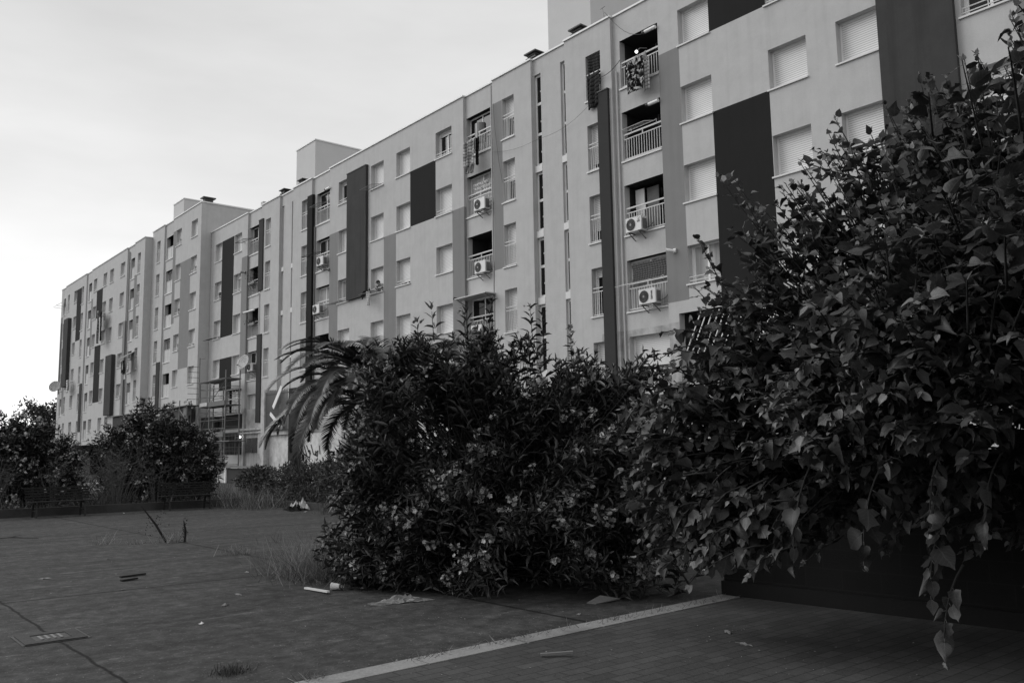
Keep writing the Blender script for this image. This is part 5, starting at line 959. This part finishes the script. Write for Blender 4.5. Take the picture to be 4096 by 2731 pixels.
def small_bush(org, rad, n, label, seed, ln=.14, m='green', name='bush', group=None):
    rng = np.random.default_rng(seed); t = thing(name, label, 'bush', org, group); v = nrm(rng.normal(size=(n, 3))); P = v * np.array(rad) * (rng.random((n, 1)) ** .35) + np.array([0, 0, rad[2]]); P[:, 2] = np.abs(P[:, 2]); P += .12 * np.sin(P[:, [1, 2, 0]] * 9 + seed) * np.array(rad)
    D = v + .6 * rng.normal(size=(n, 3)) + np.array([0, 0, .3]); L = ln * rng.uniform(.6, 1.3, n); leaves('foliage', P, D, rng.normal(size=(n, 3)) + np.array([0, 0, 1.2]), L, L * .35, T_LANCE, M[m], t, (0, 0, 0), rng)
    b = MB(); r = random.Random(seed); [b.tube([(0, 0, 0), (r.uniform(-.3, .3) * rad[0], r.uniform(-.3, .3) * rad[1], rad[2]), (r.uniform(-.7, .7) * rad[0], r.uniform(-.7, .7) * rad[1], rad[2] * 1.7)], [.02, .013, .005], 4) for _ in range(9)]; b.build('stems', [M['stemdark']], t); return t
small_bush((-33.6, 14.6, 0), (.9, .8, .62), 1500, 'dark leafy bush with two upright tips in front of the low wall', 61, .16, 'ole'); small_bush((-33.2, 15.9, 0), (.55, .5, .72), 700, 'narrower leafy bush right of the dark bush by the low wall', 62, .16, 'ole')
small_bush((-23.9, 13.3, 0), (1.6, .9, .85), 4200, 'scrubby bush under the palm fronds', 63, .13, 'green'); small_bush((-26.9, 13.4, 0), (2.1, .8, .72), 5000, 'wide tangle of weeds left of the palm', 64, .12, 'green')
small_bush((-34.5, 8.4, 0), (.8, .9, .55), 700, 'small pale bush between the two left oleanders', 65, .12)
# grass and weeds at the left foot of the big oleander
t = thing('grass_clump', 'tall grass clump at the left foot of the big oleander', 'grass', (-11.2, 5.7, 0)); pp = rg.normal(size=(2200, 3)) * np.array([.40, .25, 0]); blades('blades', pp, np.full(2200, .66), M['straw'], t, .6, .0034, 8); pp = rg.normal(size=(900, 3)) * np.array([.38, .24, 0]) + np.array([.25, .0, 0]); blades('green_blades', pp, np.full(900, .40), M['green'], t, .7, .006, 9)
for i, (x, y, h, n, lb, m) in enumerate(((-17.7, 5.98, .32, 150, 'largest grass tuft in the slab joint, beside two dead stems', 'dry'), (-18.4, 4.85, .27, 60, 'pale grass tuft at the left end of the weedy joint', 'dry'), (-14.65, 6.0, .20, 200, 'round pale grass tuft nearest the big oleander', 'dry'), (-17.9, 5.3, .15, 90, 'short grass tuft between two taller tufts in the joint', 'dry'), (-6.76, 2.74, .10, 260, 'low spiky weed at the bottom edge of the plaza beside the kerb', 'green'), (-16.0, 7.2, .34, 14, 'thin dark weed standing alone right of the dead stems', 'green'))):
    t = thing('grass_tuft', lb, 'grass', (x, y, 0), 'tufts growing in the plaza joints'); pp = rg.normal(size=(n, 3)) * np.array([.09, .12, 0]) * (.6 if i == 4 else 1); blades('blades', pp, np.full(n, h), M['straw' if m == 'dry' else m], t, .5, .005, 80 + i)
for x, y, tip, lb in ((-17.75, 5.85, (-.15, -.45, .72), 'long leaning dead stem in the weedy joint'), (-17.6, 6.15, (.0, -.03, .42), 'short upright dead stem in the weedy joint')):
    b = MB(); b.tube([(0, 0, 0), (tip[0] * .5, tip[1] * .5 + .03, tip[2] * .5), tip], [.022, .022, .008], 6); t = thing('dead_stem', lb, 'stem', (x, y, 0)); b.build('stalk', [M['stemdark']], t); leafy('husks', 60, (tip[0] * .5, tip[1] * .5, tip[2] * .5), (abs(tip[0]) * .25 + .02, abs(tip[1]) * .25 + .02, .15), .05, .012, M['stemdark'], t, 7)
pk = []
for yc, l in ((3.1, .2), (4.1, .35), (4.9, .5), (5.6, .9), (6.35, .5), (7.0, .9), (7.8, .4)): pk.append(np.stack([-6.05 - np.abs(rg.normal(size=90)) * .06, yc + rg.normal(size=90) * l * .4, np.zeros(90)], 1))
pk = np.concatenate(pk); tag(blades('kerb_grass', pk, np.full(len(pk), .13), M['dry'], None, 1.6, .005, 12), 'flattened dry grass along the kerb', 'grass', None, 'stuff')
# dead leaves and bits on the pavement under the tree and round the bush
pl = np.concatenate([region(900, -22, -6.2, 1.5, 8.5, .006), region(420, -5.6, -.5, 3.6, 8.0, .016), region(260, -10.5, -6.2, 4.6, 8.2, .006), region(160, -29, -24, 8.5, 12.3, .006)]); nl_ = len(pl); dd = rg.normal(size=(nl_, 3)); dd[:, 2] = .05; nn = rg.normal(size=(nl_, 3)) * .2; nn[:, 2] = 1; ll = rg.uniform(.006, .03, nl_); tag(leaves('leaf_litter', pl, dd, nn, ll, ll * .6, T_QUAD, M['dry'], None, (0, 0, 0), rg), 'scattered dead leaves and crumbs on the paving', 'litter', None, 'stuff')
# ---- far trees beyond the left end of the row
def far_tree(org, h, rad, n, label, seed):
    rng = np.random.default_rng(seed); t = thing('far_tree', label, 'tree', org, 'trees beyond the left end of the row'); b = MB(); b.tube([(0, 0, 0), (.2, .1, h * .45), (.1, 0, h * .8)], [.35, .25, .08], 8); r = random.Random(seed)
    for _ in range(7): a = r.uniform(0, 6.28); b.tube([(.15, .05, h * r.uniform(.3, .6)), (math.cos(a) * rad * .5, math.sin(a) * rad * .5, h * .75), (math.cos(a) * rad * .8, math.sin(a) * rad * .8, h * .88)], [.12, .07, .03], 5)
    b.build('trunk', [M['bark']], t); P = []; 
    for _ in range(46):
        v = nrm(rng.normal(size=(1, 3)))[0]; c = np.array([0, 0, h * .68]) + v * np.array([rad, rad, h * .32]) * rng.random() ** .45; P.append(c + rng.normal(size=(n // 46, 3)) * np.array([.55, .55, .35]) * rad / 4)
    P = np.concatenate(P); k = len(P); L = rng.uniform(.3, .6, k); leaves('foliage', P, rng.normal(size=(k, 3)) + np.array([0, 0, .4]), rng.normal(size=(k, 3)) + np.array([0, 0, 1]), L, L * .4, T_QUAD, M['far'], t, (0, 0, 0), rng); return t
far_tree((-119, 14.9, 0), 9.8, 3.6, 5200, 'dark conical tree at the left edge of the view beyond the bushes', 1); far_tree((-121, 26.2, 0), 9.6, 4.4, 5600, 'rounded dark tree touching the left end of the farthest block', 2); far_tree((-124, 21.3, 0), 5.6, 2.8, 3000, 'smaller tree in the gap between the two dark trees', 3)
for i, (x, y, h) in enumerate(((-150, 5, 8), (-160, 20, 7), (-150, -15, 9))): far_tree((x, y, 0), h, 4.5, 3000, ('low tree far away behind the conical tree', 'low tree far away behind the gap', 'tall tree far away outside the left edge')[i], 10 + i)
# ------------------------------------------------------------------ block wall, benches, drain, rubbish
def block_mat():
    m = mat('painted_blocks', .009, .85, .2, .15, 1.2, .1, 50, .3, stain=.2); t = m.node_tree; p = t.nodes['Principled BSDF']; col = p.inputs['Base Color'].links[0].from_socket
    c = N('ShaderNodeTexCoord', t); mp_ = N('ShaderNodeMapping', t); mp_.inputs['Rotation'].default_value = (math.radians(90), 0, 0); t.links.new(c.outputs['Object'], mp_.inputs[0])
    b = N('ShaderNodeTexBrick', t); b.inputs['Scale'].default_value = 1; b.inputs['Brick Width'].default_value = .4; b.inputs['Row Height'].default_value = .2; b.inputs['Mortar Size'].default_value = .006
    for nme, v in (('Color1', 1), ('Color2', .85), ('Mortar', 1.45)): b.inputs[nme].default_value = (v, v, v, 1)
    t.links.new(mp_.outputs[0], b.inputs['Vector']); g_ = N('ShaderNodeRGBToBW', t); t.links.new(b.outputs[0], g_.inputs[0]); t.links.new(math_n(t, 'MULTIPLY', col, g_.outputs[0]), p.inputs['Base Color']); return m
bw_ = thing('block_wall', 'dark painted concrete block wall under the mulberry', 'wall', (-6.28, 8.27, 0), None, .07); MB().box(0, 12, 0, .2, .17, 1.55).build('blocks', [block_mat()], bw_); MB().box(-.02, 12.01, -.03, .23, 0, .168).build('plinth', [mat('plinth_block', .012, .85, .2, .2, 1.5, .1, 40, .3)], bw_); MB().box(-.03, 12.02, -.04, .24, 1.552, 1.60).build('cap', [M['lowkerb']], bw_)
M['slat'] = mat('bench_slat', .010, .6, .3, .2, 4, .08, 30, .1); M['iron'] = mat('bench_iron', .016, .6, .4, .2, 6)
def bench(loc, rz, label):
    t = thing('park_bench', label, 'bench', loc, 'slatted benches round the plaza', rz); L_ = 1.72               # length along local y, sitters face +x
    for k in range(4): b = MB(); b.box(-.02 + .115 * k, .075 + .115 * k, -L_ / 2, L_ / 2, .43, .46); b.build('seat_slat', [M['slat']], t)
    for k in range(5): b = MB(); x = -.07 - .035 * k; z = .50 + .075 * k; b.box(x - .012, x + .012, -L_ / 2, L_ / 2, z, z + .05); b.build('back_slat', [M['slat']], t)
    for y in (-L_ / 2 + .22, L_ / 2 - .22):
        b = MB(); b.beam((.36, y, .425), (.42, y, 0), .05, .04); b.beam((-.05, y, .425), (-.14, y, 0), .05, .04); b.beam((-.06, y, .405), (.44, y, .405), .05, .04); b.beam((-.095, y, .41), (-.26, y, .86), .05, .03); b.beam((-.1, y, .18), (.39, y, .18), .03, .025); b.build('leg_frame', [M['iron']], t)
    return t
bench((-28.55, 6.25, 0), 0, 'black slatted bench at the far left edge of the plaza'); bench((-28.6, 10.0, 0), 0, 'black slatted bench in front of the rounded oleander'); bench((-20.0, 11.6, 0), -math.pi / 2, 'black slatted bench half hidden behind the palm fronds')
dr = thing('drain_cover', 'square metal drain cover set in the cracked plaza', 'drain cover', (-9.27, 2.02, .002)); b = MB(); s = .26
b.box(-s, s, -s, -s + .11, 0, .012); b.box(-s, s, s - .11, s, 0, .012); b.box(-s, -s + .11, -s + .11, s - .11, 0, .012); b.box(s - .11, s, -s + .11, s - .11, 0, .012); b.build('frame', [mat('cast_concrete', .060, .85, .2, .25, 9, .3, 60, .5, stain=.3)], dr)
MB().box(-s - .025, s + .025, -s - .025, s + .025, -.001, .0035).build('gap', [M['black']], dr); b = MB(); b.quad((-.15, -.15, .006), (.15, -.15, .006), (.15, .15, .006), (-.15, .15, .006)); b.build('pit', [M['black']], dr); b = MB(); [b.box(-.10, .10, -.10 + .055 * k, -.075 + .055 * k, .0065, .012) for k in range(4)]; b.build('grate_bar', [M['metal']], dr)
M['paper'] = mat('paper', .62, .8, .2, .1, 6); M['card'] = mat('cardboard', .17, .85, .15, .15, 8, .1, 40, .2); M['film'] = mat('plastic_film', .26, .35, .5, .25, 9, .1, 40, .4)
def crumple(name, label, cat, loc, sx, sy, h, m, seed, group=None, n=9):
    r = random.Random(seed); b = MB(); G = [[(sx * (i / n - .5) * (1 + .25 * math.sin(j * 1.7 + seed)), sy * (j / n - .5) * (1 + .25 * math.sin(i * 2.1 + seed)), .004 + h * (r.random() ** 1.5) * math.sin(math.pi * (i + .5) / (n + 1)) * math.sin(math.pi * (j + .5) / (n + 1)) * 1.3) for j in range(n + 1)] for i in range(n + 1)]
    for i in range(n):
        for j in range(n):
            if (i in (0, n - 1) and j in (0, n - 1)): continue
            b.quad(G[i][j], G[i + 1][j], G[i + 1][j + 1], G[i][j + 1])
    o = b.build(name, [m], None, loc, smooth=False); o.rotation_euler = (0, 0, r.uniform(0, 3)); o.modifiers.new('t', 'SOLIDIFY').thickness = .003; return tag(o, label, cat, group)
o = crumple('plastic_sheet', 'crumpled clear plastic sheet at the foot of the big oleander', 'plastic', (-8.55, 5.42, .0), .16, .62, .07, M['film'], 3, None, 14); o.rotation_euler = (0, 0, -.25)
crumple('paper_bag', 'white torn bag at the far edge of the plaza left of the third bench', 'bag', (-25.0, 12.2, 0), .5, .6, .4, M['paper'], 5); crumple('black_bag', 'dark bag under the white torn bag', 'bag', (-24.9, 12.0, 0), .5, .9, .2, M['blackcloth'], 6)
t = thing('paper_cup', 'white ribbed cup lying at the left foot of the big oleander', 'cup', (-9.88, 5.32, .045)); b = MB(); b.tube([(0, -.05, 0), (0, .05, 0)], [.032, .045], 14); o = b.build('cup', [M['paper']], t); b = MB(); b.tube([(0, .048, 0), (0, .058, 0)], [.048, .048], 14); b.build('rim', [M['paper']], t); t.rotation_euler = (0, 0, 2.2)
b = MB(); b.beam((-10.2, 5.07, .02), (-9.66, 5.10, .03), .04, .02); tag(b.build('wood_strip', [M['paper']]), 'pale wooden strip lying left of the cup', 'strip')
b = MB(); b.quad((-7.02, 6.82, .01), (-6.9, 6.84, .008), (-6.86, 7.18, .03), (-6.99, 7.0, .07)); o = tag(b.build('cardboard_piece', [M['card']]), 'bent piece of cardboard between the oleander and the kerb', 'cardboard'); o.modifiers.new('t', 'SOLIDIFY').thickness = .012
b = MB(); b.beam((-5.47, 4.78, .03), (-5.30, 4.98, .045), .03, .018); tag(b.build('wood_splinter', [M['card']]), 'broken wood splinter on the paving near the kerb', 'splinter')
spots = [(-21.5, 3.0), (-20.7, 3.5), (-17.0, 9.6), (-12.6, 6.6), (-12.3, 5.2), (-11.9, 3.4), (-10.4, 4.3), (-9.8, 3.9), (-8.9, 3.3), (-26, 9.0), (-26.8, 10.9), (-27.6, 11.3), (-24.0, 11.9), (-22.6, 11.4), (-15.6, 4.2), (-13.8, 2.9), (-28.2, 8.0), (-6.6, 6.3), (-5.0, 6.6), (-4.6, 6.3)]
wh = ('nearest the left edge beyond the joint', 'beside the twig on the left', 'in the open right of the dead stems', 'long pale scrap left of the oleander', 'small scrap left of the grass clump', 'in the middle of the plaza', 'by the tyre arc near the strip', 'left of the wooden strip', 'above the drain crack', 'before the right hand bench', 'beside the kerb of the bed', 'under the dry weeds', 'left of the white torn bag', 'near the third bench', 'on the weathered patch left of centre', 'left of the tyre arcs', 'under the first bench', 'left of the kerb below the cardboard', 'on the paving below the wall', 'second pale leaf on the paving')
for i, (x, y) in enumerate(spots): crumple('litter_scrap', 'pale litter scrap ' + wh[i], 'litter', (x, y, .013 if x > -5.7 else .0), (.05 + .09 * (i % 3 == 0)), .05 + .10 * (i % 4 == 3), .02, M['card'] if i % 4 else M['paper'], 100 + i, 'pale scraps of litter', 4)
for x, y, l, lb in ((-13.1, 3.7, .35, 'dark scrap of wood in the middle of the plaza'), (-12.7, 3.6, .22, 'smaller dark scrap beside the dark wood scrap')): b = MB(); b.beam((x, y, .015), (x - .05, y + l, .02), .06, .02); tag(b.build('wood_scrap', [M['stemdark']]), lb, 'wood', 'dark wood scraps')
# thin branch lying in the joint at the left
b = MB(); b.tube([(-21.2, 3.2, .02), (-21.0, 3.7, .06), (-20.8, 4.2, .02)], [.02, .018, .01], 5); b.tube([(-21.0, 3.7, .06), (-20.9, 3.9, .1)], [.012, .005], 4); tag(b.build('fallen_twig', [M['twig']]), 'fallen twig lying on the left part of the plaza', 'twig')
